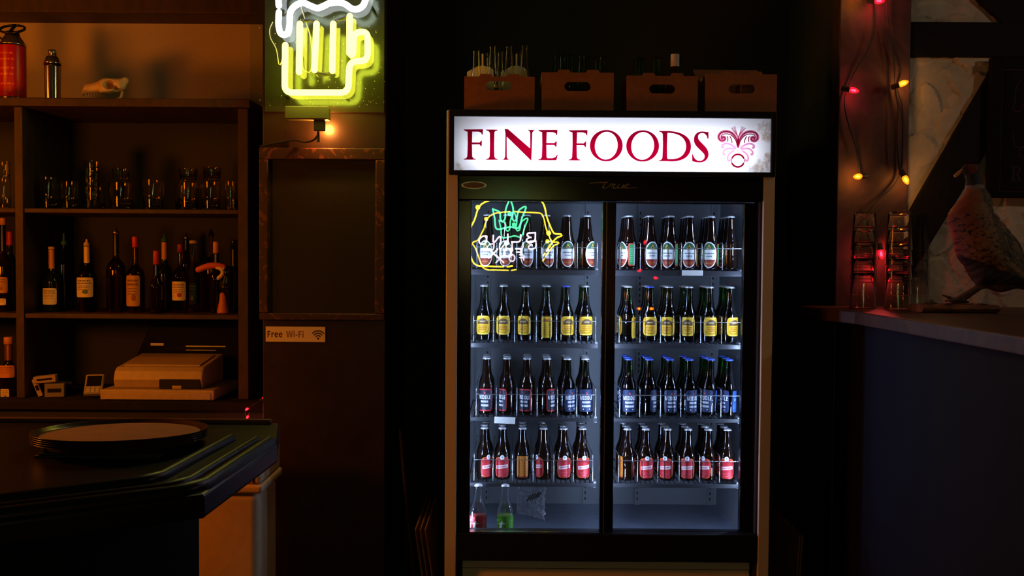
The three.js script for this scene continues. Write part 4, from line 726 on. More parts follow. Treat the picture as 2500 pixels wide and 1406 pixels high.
// ---------------------------------------------------------------- signed-distance modelling (skull, bird)
const smin = (a, b, k) => { const h = Math.max(k - Math.abs(a - b), 0) / k; return Math.min(a, b) - h * h * k * 0.25; };
const smax = (a, b, k) => -smin(-a, -b, k);
function capsule(p, a, b, ra, rb) { const ax = b.x - a.x, ay = b.y - a.y, az = b.z - a.z, t = Math.max(0, Math.min(1, ((p.x - a.x) * ax + (p.y - a.y) * ay + (p.z - a.z) * az) / (ax * ax + ay * ay + az * az))); return Math.hypot(p.x - a.x - ax * t, p.y - a.y - ay * t, p.z - a.z - az * t) - (ra + (rb - ra) * t); }
function nets(f, lo, hi, cell) {                            // surface nets over a grid
  const n = [0, 1, 2].map((k) => Math.ceil((hi[k] - lo[k]) / cell) + 1), [nx, ny, nz] = n, val = new Float32Array(nx * ny * nz), id = (i, j, k) => (k * ny + j) * nx + i, p = V(0, 0, 0);
  for (let k = 0; k < nz; k++) for (let j = 0; j < ny; j++) for (let i = 0; i < nx; i++) { p.set(lo[0] + i * cell, lo[1] + j * cell, lo[2] + k * cell); val[id(i, j, k)] = f(p); }
  const vert = new Int32Array(nx * ny * nz).fill(-1), pos = [], idx = [];
  for (let k = 0; k < nz - 1; k++) for (let j = 0; j < ny - 1; j++) for (let i = 0; i < nx - 1; i++) {
    let c = 0, sx = 0, sy = 0, sz = 0;
    const edge = (a, b, c0, c1) => { const va = val[a], vb = val[b]; if ((va < 0) !== (vb < 0)) { const t = va / (va - vb); sx += c0[0] + (c1[0] - c0[0]) * t; sy += c0[1] + (c1[1] - c0[1]) * t; sz += c0[2] + (c1[2] - c0[2]) * t; c++; } };
    const q = []; for (let d = 0; d < 8; d++) q.push([d & 1, (d >> 1) & 1, d >> 2]);
    for (let d = 0; d < 8; d++) for (const b of [1, 2, 4]) if (!(d & b)) edge(id(i + q[d][0], j + q[d][1], k + q[d][2]), id(i + q[d | b][0], j + q[d | b][1], k + q[d | b][2]), q[d], q[d | b]);
    if (c) { vert[id(i, j, k)] = pos.length / 3; pos.push(lo[0] + (i + sx / c) * cell, lo[1] + (j + sy / c) * cell, lo[2] + (k + sz / c) * cell); }
  }
  for (let k = 1; k < nz - 1; k++) for (let j = 1; j < ny - 1; j++) for (let i = 1; i < nx - 1; i++) {
    const v0 = val[id(i, j, k)] < 0;
    const quad = (a, b, c, d, flip) => { if (flip) idx.push(a, c, b, a, d, c); else idx.push(a, b, c, a, c, d); };
    if (v0 !== val[id(i + 1, j, k)] < 0) quad(vert[id(i, j - 1, k - 1)], vert[id(i, j, k - 1)], vert[id(i, j, k)], vert[id(i, j - 1, k)], !v0);
    if (v0 !== val[id(i, j + 1, k)] < 0) quad(vert[id(i - 1, j, k - 1)], vert[id(i - 1, j, k)], vert[id(i, j, k)], vert[id(i, j, k - 1)], !v0);
    if (v0 !== val[id(i, j, k + 1)] < 0) quad(vert[id(i - 1, j - 1, k)], vert[id(i, j - 1, k)], vert[id(i, j, k)], vert[id(i - 1, j, k)], !v0);
  }
  const g = new THREE.BufferGeometry(); g.setAttribute('position', new THREE.Float32BufferAttribute(pos, 3)); g.setIndex(idx); g.computeVertexNormals(); return g;
}
{ // small animal skull, snout to the left
  const z = -0.56, q = (px, py, dz = 0) => { const p = atZ(px, py, z); p.z += dz; return p; }, s = mpp(z), base = shelfTop + 0.0005;
  const brain = q(290, 208), mid = q(262, 210), nose = q(215, 218), tip = q(203, 228), eyeC = q(271, 209, 0.028), jaw = q(298, 228), jaw2 = q(216, 236);
  const f = (p) => {
    let d = capsule(p, mid, brain, 19 * s, 16 * s); d = smin(d, capsule(p, nose, mid, 11 * s, 17 * s), 0.012); d = smin(d, capsule(p, tip, nose, 5 * s, 11 * s), 0.01);
    d = smin(d, capsule(p, q(252, 224, 0.018), q(296, 214, 0.022), 4.5 * s, 4.5 * s), 0.008); d = smin(d, capsule(p, q(296, 206, 0), q(306, 196, 0), 12 * s, 8 * s), 0.01);
    d = smax(d, -capsule(p, q(271, 209, 0.05), q(272, 209, -0.012), 14 * s, 9 * s), 0.003);
    d = smax(d, -capsule(p, q(283, 216, 0.05), q(292, 220, 0.0), 5 * s, 8 * s), 0.003);
    d = smax(d, -(capsule(p, q(200, 214, 0.006), q(216, 214, 0.006), 5 * s, 4 * s)), 0.003);
    return d + 0.0012 * fbm(p.x * 90, p.y * 90, p.z * 90);
  };
  const t = thing('animal_skull', 'small pale animal skull lying on the back bar top', 'skull', V(mid.x, base, z));
  const bone = S({ map: grainTex([0.80, 0.70, 0.56], 0.15, 30), roughness: 0.6 });
  const g = nets(f, [q(188, 240).x, base - 0.002, z - 0.06], [q(320, 190).x, q(260, 180).y, z + 0.06], 0.003);
  part(t, 'cranium', metreUV(g), bone);
  const teeth = []; for (let i = 0; i < 6; i++) { const p = q(212 + i * 7, 231 - i * 0.6, 0.012); teeth.push(new THREE.ConeGeometry(0.0035, 0.012, 6).rotateX(Math.PI).translate(p.x, p.y - 0.003, p.z)); }
  part(t, 'teeth', join(teeth), bone);
  part(t, 'jaw', tube([V(jaw2.x, base + 0.006, z + 0.012), V(mid.x, base + 0.007, z + 0.018), V(jaw.x, base + 0.016, z + 0.02), V(jaw.x + 0.008, base + 0.04, z + 0.018)], 0.006, { seg: 8, smooth: true }), bone);
}

// ---------------------------------------------------------------- glassware on the upper shelf
function hollow(prof, wall, base) { // outer profile from foot to rim, returned as a closed vessel
  const inner = prof.slice().reverse().filter(([, y]) => y > base).map(([r, y]) => [Math.max(r - wall, 0.001), y]);
  return lathe([[0, 0], ...prof, ...inner, [Math.max(inner[inner.length - 1][0] * 0.95, 0.001), base], [0, base]], 28);
}
{
  const z = -0.60, s = mpp(z), base = shelf1 + 0.0004, X = (px) => atZ(px, 480, z).x, hg = (py) => atZ(300, py, z).y - base;
  const tumbler = (px, top, wpx, name, label, dz = 0, kind = 'glass') => {
    const r = wpx / 2 * s, h = hg(top), t = thing(name, label, kind, V(X(px), base, z + dz), 'glasses on the upper back bar shelf');
    local(t, 'vessel', hollow([[r * 0.82, 0.0], [r * 0.86, 0.004], [r * 0.96, h * 0.5], [r, h]], 0.003, 0.012), glassMat); return [t, r, h];
  };
  const mug = (px, top, wpx, label, dz) => { const [t, r, h] = tumbler(px, top, wpx, 'glass_mug', label, dz, 'mug'); local(t, 'handle', tube([V(r * 0.9, h * 0.8, 0), V(r * 1.5, h * 0.75, 0.006), V(r * 1.5, h * 0.3, 0.006), V(r * 0.88, h * 0.22, 0)], 0.005, { seg: 8, round: 0.015 }), glassMat); };
  mug(127, 436, 44, 'clear glass mug at the open end of the upper shelf', 0.03);
  tumbler(180, 446, 40, 'short_tumbler', 'short clear tumbler beside the tall stacked glasses', 0.04);
  tumbler(300, 448, 58, 'wide_tumbler', 'wide clear tumbler with a smaller glass on top', 0.02);
  tumbler(378, 440, 52, 'wide_tumbler', 'wide clear tumbler standing alone on the upper shelf', 0.02);
  tumbler(460, 446, 52, 'wide_tumbler', 'wide clear tumbler beside the right hand glass stack', 0.0);
  tumbler(520, 444, 46, 'wide_tumbler', 'wide clear tumbler near the end of the upper shelf', 0.03);
  tumbler(566, 442, 28, 'tall_glass', 'slim clear glass against the shelf end panel', 0.02);
  tumbler(16, 440, 32, 'tall_glass', 'slim clear glass in the narrow left shelf bay', 0.02);
  tumbler(205, 452, 34, 'short_tumbler', 'short clear tumbler standing behind the front glasses', -0.14);
  tumbler(420, 446, 42, 'short_tumbler', 'short clear tumbler in the shade behind the wide ones', -0.14);
  // stacked glasses: each is a thing of its own
  const upper = (px, y0, y1, wpx, label, dz) => { const r = wpx / 2 * s, b = atZ(px, y0, z).y, h = atZ(px, y1, z).y - b, t = thing('stacked_glass', label, 'glass', V(X(px), b, z + dz), 'upper glasses of the stacks on the back bar'); local(t, 'vessel', hollow([[r * 0.84, 0], [r * 0.9, 0.004], [r, h]], 0.003, 0.01), glassMat); };
  upper(300, 447, 413, 40, 'clear glass set on the wide tumbler, catching green light', 0.02);
  upper(460, 445, 412, 44, 'clear glass set on a wide tumbler, second stack of the shelf', 0);
  upper(523, 443, 410, 42, 'clear glass set on a wide tumbler near the shelf end', 0.03);
  upper(16, 439, 394, 30, 'clear glass set on the slim glass in the left shelf bay', 0.02);
  for (let i = 0; i < 4; i++) { const r = 18 * s, h = 0.085, t = thing('shot_tumbler', `clear tumbler ${ORD[i]} from the bottom of the tallest stack on the upper shelf`, 'glass', V(X(231), base + i * 0.041, z + 0.02), 'tall tumbler stack'); local(t, 'vessel', hollow([[r * 0.70, 0], [r * 0.74, 0.004], [r, h]], 0.0025, 0.008), glassMat); }
}

// ---------------------------------------------------------------- liquor bottles on the lower shelf
const liquorLabel = (bg, ink, accent) => print(canvasTex(160, 160, (g, w, h) => { g.fillStyle = bg; g.fillRect(0, 0, w, h); lines(g, w / 2, 22, 120, 2, 20, ink, 10); lines(g, w / 2, 66, 100, 3, 14, ink, 5); if (accent) { g.fillStyle = accent; g.beginPath(); g.ellipse(w * 0.6, h * 0.72, 24, 17, 0, 0, 7); g.fill(); } }));
const LQ = { cream: liquorLabel('#cfc2a0', '#5c4a30', '#4a6a50'), white: liquorLabel('#e2d8bd', '#6b5436'), gold: liquorLabel('#b98a3c', '#5a3612', '#8a4a18'), red: liquorLabel('#d8c79c', '#7a2a1c', '#b03020'), green: liquorLabel('#3d5a3c', '#b8c090', '#d0c060') };
const solidC = (r, g, b, rough = 0.4) => S({ color: rgb(r, g, b), roughness: rough });
const CC = { cream: solidC(0.68, 0.52, 0.30), red: solidC(0.50, 0.03, 0.02), black: M.blackGloss, orange: solidC(0.62, 0.26, 0.07), green: solidC(0.03, 0.16, 0.06), gold: M.brass, silver: M.steel, darkRed: solidC(0.25, 0.02, 0.02), tan: solidC(0.52, 0.38, 0.22) };
// c: centre pixel, top: pixel of the tip, w: width in pixels
function liquor({ c, top, w, y = shelf2, base, z = -0.58, mat, cap, capL = 0.05, neckW = 0.28, shoulder = 0.62, neckLabel, label, labels, name = 'liquor_bottle', text, pour }) {
  const s = mpp(z), r = w / 2 * s, h = atZ(c, top, z).y - y, rn = Math.max(0.011, r * neckW), hb = h * shoulder, hs = hb + Math.min(h * 0.12, r * 1.3), hc = h - capL;
  const t = thing(name, text, 'bottle', V(atZ(c, base ?? 740, z).x, y + 0.0004, z));
  const prof = [[0, 0.004], [r * 0.85, 0], [r * 0.97, 0.004], [r, 0.012], [r, hb * 0.94], [r * 0.96, hb], [r * 0.8, hb + (hs - hb) * 0.45], [rn * 1.35, hs * 0.985], [rn * 1.05, hs + 0.01], [rn, hc - 0.004], [rn, hc], [0, hc]];
  local(t, 'glass_body', lathe(prof, 28), mat);
  local(t, 'cap', lathe(pour ? [[0, hc], [rn * 1.15, hc], [rn * 1.15, hc + 0.012], [rn * 0.5, hc + 0.018], [rn * 0.38, h], [0, h]] : [[0, hc], [rn * 1.18, hc], [rn * 1.2, h - 0.004], [rn * 1.1, h], [0, h]], 18), cap);
  if (neckLabel) local(t, 'neck_label', lathe([[rn * 1.08, hs + (hc - hs) * 0.05 + 0.012], [rn * 1.08, hc - 0.002]], 18), neckLabel);
  for (const [m, y0, y1, wide] of labels ?? []) { const a = (atZ(c, y0, z).y - y), b = (atZ(c, y1, z).y - y); local(t, 'label', sticker(r + 0.0004, r * wide, b - a, 12), m).position.y = (a + b) / 2; }
}
[
  { c: 127, top: 602, w: 40, mat: M.darkGreen, cap: CC.cream, capL: 0.012, neckLabel: CC.orange, shoulder: 0.48, labels: [[LQ.white, 743, 703, 2.0]], text: 'dark bottle with an orange neck wrap and square cream label by the shelf divider' },
  { c: 157, top: 570, w: 34, z: -0.70, mat: M.darkGreen, cap: CC.green, text: 'slim dark green bottle with a green cap behind the cream labelled one', pour: true },
  { c: 213, top: 584, w: 46, mat: M.whisky, cap: CC.tan, capL: 0.03, pour: true, neckLabel: CC.cream, shoulder: 0.5, labels: [[LQ.cream, 725, 677, 2.1]], text: 'amber bottle with a large pale label, green mark and pouring spout' },
  { c: 284, top: 556, w: 46, mat: M.whisky, cap: CC.gold, capL: 0.03, pour: true, neckLabel: CC.black, shoulder: 0.52, text: 'tall plain amber bottle with a black neck wrap and gold spout' },
  { c: 331, top: 578, w: 44, mat: M.whisky, cap: CC.red, capL: 0.045, pour: false, shoulder: 0.5, labels: [[LQ.gold, 747, 672, 1.7]], text: 'amber bottle with a tall gold label and red cap' },
  { c: 382, top: 612, w: 36, z: -0.55, mat: M.amber, cap: CC.red, capL: 0.058, shoulder: 0.44, neckW: 0.34, text: 'short dark bottle with a long bright red neck wrap' },
  { c: 402, top: 571, w: 38, z: -0.68, mat: M.darkGreen, cap: CC.green, capL: 0.035, neckLabel: CC.orange, shoulder: 0.5, text: 'dark bottle with a green spout and orange neck label in the second line', pour: true },
  { c: 441, top: 596, w: 40, mat: M.whisky, cap: CC.darkRed, capL: 0.035, shoulder: 0.54, labels: [[LQ.red, 733, 687, 2.0]], text: 'amber bottle with a dark red cap and plain tan label' },
  { c: 455, top: 569, w: 36, z: -0.79, mat: M.amber, cap: CC.silver, capL: 0.03, neckLabel: CC.black, text: 'dark bottle with a shiny silver cap in the second line', pour: true },
  { c: 473, top: 587, w: 40, z: -0.66, mat: M.flint, cap: CC.tan, capL: 0.015, neckW: 0.42, shoulder: 0.55, labels: [[LQ.green, 742, 690, 1.3]], text: 'clear bottle with a green label and broad tan cap' },
  { c: 516, top: 560, w: 40, z: -0.68, mat: M.whisky, cap: CC.black, capL: 0.03, pour: true, shoulder: 0.55, text: 'amber bottle with a black spout behind the toucan figure' },
  { c: 528, top: 590, w: 32, z: -0.60, mat: M.amber, cap: CC.orange, capL: 0.05, shoulder: 0.5, text: 'dark bottle with a tan foil neck beside the toucan figure' },
  { c: 570, top: 586, w: 24, z: -0.66, mat: M.darkGreen, cap: CC.black, capL: 0.04, neckLabel: CC.black, shoulder: 0.52, text: 'slim dark green bottle against the right end panel' },
  { c: 8, top: 532, w: 44, mat: M.amber, cap: CC.orange, capL: 0.03, neckLabel: CC.black, shoulder: 0.5, labels: [[LQ.white, 744, 728, 1.5], [LQ.gold, 715, 676, 1.9]], text: 'dark bottle with a copper cap and two labels in the left shelf bay' },
  { c: 25, top: 565, w: 30, z: -0.70, mat: M.darkGreen, cap: CC.red, capL: 0.06, text: 'dark bottle with a red neck wrap at the back of the left shelf bay' },
].forEach(liquor);
{ // toucan figure
  const z = -0.545, q = (px, py, dz = 0) => { const p = atZ(px, py, z); p.z += dz; return p; }, s = mpp(z), t = thing('toucan_figurine', 'black toucan figurine with a large orange and cream beak standing among the bottles', 'figurine', V(q(548, 758).x, shelf2 + 0.0004, z));
  const f = (p) => {
    let d = capsule(p, q(550, 700), q(556, 668), 15 * s, 12 * s); d = smin(d, capsule(p, q(546, 655), q(556, 662), 11 * s, 13 * s), 0.012); d = smin(d, capsule(p, q(556, 705), q(560, 745), 12 * s, 5 * s), 0.015); return d;
  };
  part(t, 'body', metreUV(nets(f, [q(520, 0).x, shelf2, z - 0.05], [q(585, 0).x, q(0, 630).y, z + 0.05], 0.003)), M.blackGloss);
  part(t, 'beak', tube([q(548, 652, 0.012), q(530, 648, 0.016), q(510, 650, 0.018), q(488, 658, 0.018)], 0.013, { seg: 12, smooth: true }).scale(1, 1, 1), solidC(0.62, 0.12, 0.03, 0.3), 'orange beak');
  part(t, 'cheek', tube([q(532, 652, 0.018), q(545, 658, 0.021), q(547, 668, 0.021), q(537, 679, 0.02)], 0.0085, { seg: 10, smooth: true }), solidC(0.70, 0.50, 0.22, 0.4), 'cream hooked stripe');
  part(t, 'eye', new THREE.SphereGeometry(0.004, 12, 8).translate(q(551, 655).x, q(551, 655).y, z + 0.026), M.paper);
  const b0 = shelf2 + 0.0006; part(t, 'base', lathe([[0, 0], [15 * s, 0], [15 * s, 0.006], [9 * s, 0.06], [8 * s, 0.085], [0, 0.09]], 20).translate(q(545, 760).x, b0, z), solidC(0.50, 0.13, 0.05, 0.45), 'terracotta base');
}

// ---------------------------------------------------------------- on the back counter
const beige = S({ map: grainTex([0.68, 0.60, 0.48], 0.06, 40), roughness: 0.5 });
{
  const z = -0.41, p0 = atZ(244, 977, z), p1 = atZ(522, 953, z), y = counterY, s = mpp(z);
  const dr2 = thing('cash_drawer', 'flat beige cash drawer under the receipt printer', 'cash drawer', V((p0.x + p1.x) / 2, y, -0.58));
  part(dr2, 'case', box(p0.x, p1.x, y + 0.0005, p1.y, -0.76, z, 0.006), beige);
  part(dr2, 'drawer_front', box(p0.x + 0.015, p1.x - 0.012, y + 0.004, p1.y - 0.012, z + 0.0002, z + 0.005, 0.002), beige);
  // printer
  const py = p1.y + 0.0068, a = atZ(280, 930, -0.45), b = atZ(496, 930, -0.45), t = thing('receipt_printer', 'beige desktop receipt printer with a sloping lid and paper slot on the cash drawer', 'printer', V((a.x + b.x) / 2, py, -0.56));
  const top = atZ(390, 908, -0.45).y, back = atZ(420, 867, -0.72);
  const side = new THREE.Shape(); // profile in z and y
  const zz = (z0) => -z0; const P2 = [[0.45, py + 0.004], [0.455, py], [0.72, py], [0.725, py + 0.004], [0.725, back.y], [0.47, top + 0.012], [0.452, top], [0.44, (py + top) / 2]];
  P2.forEach(([q, yy], i) => (i ? side.lineTo(q, yy) : side.moveTo(q, yy)));
  const g = new THREE.ExtrudeGeometry(side, { depth: b.x - a.x - 0.016, bevelEnabled: true, bevelThickness: 0.008, bevelSize: 0.006, bevelSegments: 3 }); g.rotateY(Math.PI / 2); g.translate(a.x + 0.008, 0, 0); // x -> -z
  part(t, 'body', metreUV(g), beige);
  const n = V(0, 0.26, (back.y - top - 0.012)).normalize();
  const lidY = (zq) => top + 0.012 + (back.y - top - 0.012) * ((-zq - 0.47) / 0.255);
  const lid = new RoundedBoxGeometry(b.x - a.x - 0.05, 0.008, 0.20, 2, 0.003); lid.rotateX(Math.atan2(back.y - top - 0.012, 0.255)); lid.translate((a.x + b.x) / 2, lidY(-0.59) + 0.007, -0.59);
  part(t, 'lid', lid, S({ color: rgb(0.40, 0.30, 0.20), roughness: 0.45 }), 'brown translucent lid');
  const s0 = atZ(389, 949, -0.435), s1 = atZ(489, 926, -0.435);
  part(t, 'paper_slot', box(s0.x, s1.x, s0.y, s1.y, -0.46, -0.432, 0.003), M.black, 'dark paper slot');
  part(t, 'slot_tab', box(atZ(420, 945, -0.43).x, atZ(443, 945, -0.43).x, s0.y, s0.y + 0.014, -0.433, -0.429, 0.002), beige);
  // screen behind
  const m0 = atZ(345, 872, -0.80), m1 = atZ(578, 800, -0.80), mon = thing('sales_screen', 'black till screen leaning back behind the receipt printer', 'screen', V((m0.x + m1.x) / 2, y, -0.80));
  part(mon, 'housing', extrude([[m0.x - 0.03, y + 0.001], [m1.x, y + 0.001], [m1.x, m1.y], [m0.x + 0.04, m1.y], [m0.x - 0.02, m0.y]], -0.84, -0.80, 0.004), M.blackGloss);
  part(mon, 'badge', box(atZ(363, 0, -0.795).x, atZ(395, 0, -0.795).x, atZ(0, 841, -0.795).y, atZ(0, 834.5, -0.795).y, -0.8, -0.797), M.paper, 'small pale sticker');
  part(mon, 'seam', join([box(atZ(450, 0, -0.795).x, atZ(548, 0, -0.795).x, atZ(0, 843, -0.795).y, atZ(0, 840.5, -0.795).y, -0.8, -0.797), box(atZ(450, 0, -0.795).x, atZ(525, 0, -0.795).x, atZ(0, 852, -0.795).y, atZ(0, 850.5, -0.795).y, -0.8, -0.797)]), M.steel);
  // card terminal
  const ct = atZ(230, 936, -0.48), term = thing('card_terminal', 'small card payment terminal with a dark display propped beside the printer', 'card terminal', V(ct.x, y, -0.48));
  const gB = new RoundedBoxGeometry(0.072, 0.10, 0.022, 3, 0.006), tilt = (q) => { q.rotateX(-0.75); q.rotateY(0.25); q.translate(ct.x, y + 0.052, -0.48); return q; };
  part(term, 'case', tilt(gB), S({ color: rgb(0.28, 0.25, 0.20), roughness: 0.5 })); part(term, 'display', tilt(new THREE.BoxGeometry(0.056, 0.05, 0.003).translate(0, 0.012, 0.0118)), M.blackGloss, 'dark display');
  const keys = []; for (let i = 0; i < 3; i++) for (let j = 0; j < 3; j++) keys.push(tilt(new RoundedBoxGeometry(0.013, 0.006, 0.004, 1, 0.001).translate(-0.018 + i * 0.018, -0.024 - j * 0.009, 0.012)));
  part(term, 'keypad', join(keys), S({ color: rgb(0.45, 0.42, 0.36), roughness: 0.6 }));
  // small packets
  const pk = (px, w, h, d, turn, lift, mat, text, lean = 0) => { const q = atZ(px, 960, -0.50), t2 = thing('small_box', text, 'box', V(q.x, y + 0.0006 + lift, -0.50)); const g0 = new RoundedBoxGeometry(w, h, d, 2, 0.002); g0.rotateZ(lean); g0.rotateY(turn); g0.computeBoundingBox(); g0.translate(0, -g0.boundingBox.min.y, 0); local(t2, 'carton', g0, mat); const g1 = new RoundedBoxGeometry(w * 0.7, h * 0.3, d + 0.001, 1, 0.0004); g1.rotateZ(lean); g1.rotateY(turn); g1.translate(0, -g0.boundingBox.min.y * 0 + (g0.boundingBox.max.y - g0.boundingBox.min.y) / 2, 0); local(t2, 'band', g1, M.beam); };
  pk(135, 0.075, 0.055, 0.05, 0.3, 0, solidC(0.20, 0.17, 0.13), 'small dark carton supporting a pale packet');
  pk(112, 0.085, 0.028, 0.05, 0.25, 0.0565, solidC(0.34, 0.26, 0.22), 'pale packet lying on the dark carton', 0.08);
  pk(92, 0.018, 0.075, 0.05, 0.4, 0, solidC(0.45, 0.32, 0.2), 'thin upright packet leaning by the shelf divider', 0.35);
  const st = thing('white_ruler', 'flat pale strip lying behind the cartons', 'strip', V(atZ(142, 934, -0.62).x, y, -0.62)); local(st, 'strip', new THREE.BoxGeometry(0.115, 0.012, 0.012).translate(0, atZ(142, 934, -0.62).y - y, 0), beige); local(st, 'stand', new THREE.BoxGeometry(0.09, atZ(142, 934, -0.62).y - y - 0.006, 0.05).translate(0, (atZ(142, 934, -0.62).y - y - 0.006) / 2 + 0.0005, -0.005), M.black);
  // cava-style bottle in the left bay
  liquor({ c: 22, top: 823, w: 44, y: counterY, base: 960, z: -0.52, mat: M.amber, cap: CC.orange, capL: 0.03, neckW: 0.40, neckLabel: S({ color: rgb(0.75, 0.28, 0.06), roughness: 0.25, metalness: 0.9 }), shoulder: 0.42, labels: [[LQ.cream, 973, 947, 1.0], [liquorLabel('#c8862e', '#7a4a1a'), 920, 890, 2.2]], text: 'sparkling wine bottle with copper foil on the back counter', name: 'wine_bottle' });
}

// ---------------------------------------------------------------- bar top and bin
{
  const c = onY(297, 1088, barY), R = 0.183, trayM = S({ color: rgb(0.06, 0.03, 0.02), roughness: 0.22, metalness: 0.3 }), mat = S({ map: grainTex([0.50, 0.36, 0.25], 0.1, 60), roughness: 0.9 });
  { const b = thing('bar_towel', 'folded dark bar towel under the tray stack', 'towel', V(c.x, barY, c.z + 0.09)); local(b, 'fold', new RoundedBoxGeometry(0.26, 0.0045, 0.09, 2, 0.002).translate(0, 0.0025, 0), M.blackPaint); local(b, 'fold', new RoundedBoxGeometry(0.25, 0.0045, 0.08, 2, 0.002).translate(0.002, 0.0072, 0.002), M.blackPaint); }
  for (let i = 0; i < 5; i++) {
    const t = thing('bar_tray', i === 4 ? 'round serving tray with a tan lining on top of the tray stack' : `round serving tray ${ORD[i]} from the bottom of the stack on the bar`, 'tray', V(c.x, barY + 0.008 + i * 0.0044, c.z), 'stacked bar trays'); t.rotation.x = -2.4 * DEG;
    local(t, 'rim', lathe([[0, 0], [R - 0.012, 0], [R - 0.006, 0.003], [R - 0.0015, 0.010], [R + 0.0018, 0.0112], [R + 0.0022, 0.0122], [R - 0.001, 0.0122], [R - 0.0036, 0.0112], [R - 0.0082, 0.0048], [R - 0.013, 0.0022], [0, 0.0022]], 64), trayM);
    local(t, 'lining', new THREE.CylinderGeometry(R - 0.016, R - 0.016, 0.0015, 56).translate(0, 0.0029, 0), mat, 'tan non-slip lining');
  }
}
{
  const z = 0.25, t0 = atZ(640, 1152, z), r0 = atZ(641, 1206, z), b0 = atZ(629, 1300, z), w = 0.34, x1 = t0.x, x0 = x1 - w, d = 0.30;
  const t = thing('plastic_bin', 'tall pale plastic bin with a lidded rim standing behind the bar', 'bin', V((x0 + x1) / 2, 0, z - d / 2));
  const m = S({ map: grainTex([0.78, 0.66, 0.52], 0.06, 30), roughness: 0.55 });
  part(t, 'body', box(x0 + 0.02, x1 - 0.016, 0.001, r0.y, z - d + 0.02, z - 0.012, 0.03), m);
  part(t, 'rim', box(x0 + 0.003, x1 - 0.001, r0.y - 0.001, r0.y + 0.03, z - d, z, 0.012), m);
  part(t, 'lid', box(x0 + 0.012, x1 - 0.008, r0.y + 0.0295, t0.y + 0.05, z - d + 0.01, z - 0.01, 0.012), m);
  part(t, 'lid_groove', box(x1 - 0.035, x1 - 0.029, r0.y + 0.034, t0.y + 0.04, z - 0.0105, z - 0.0085), M.beam);
}

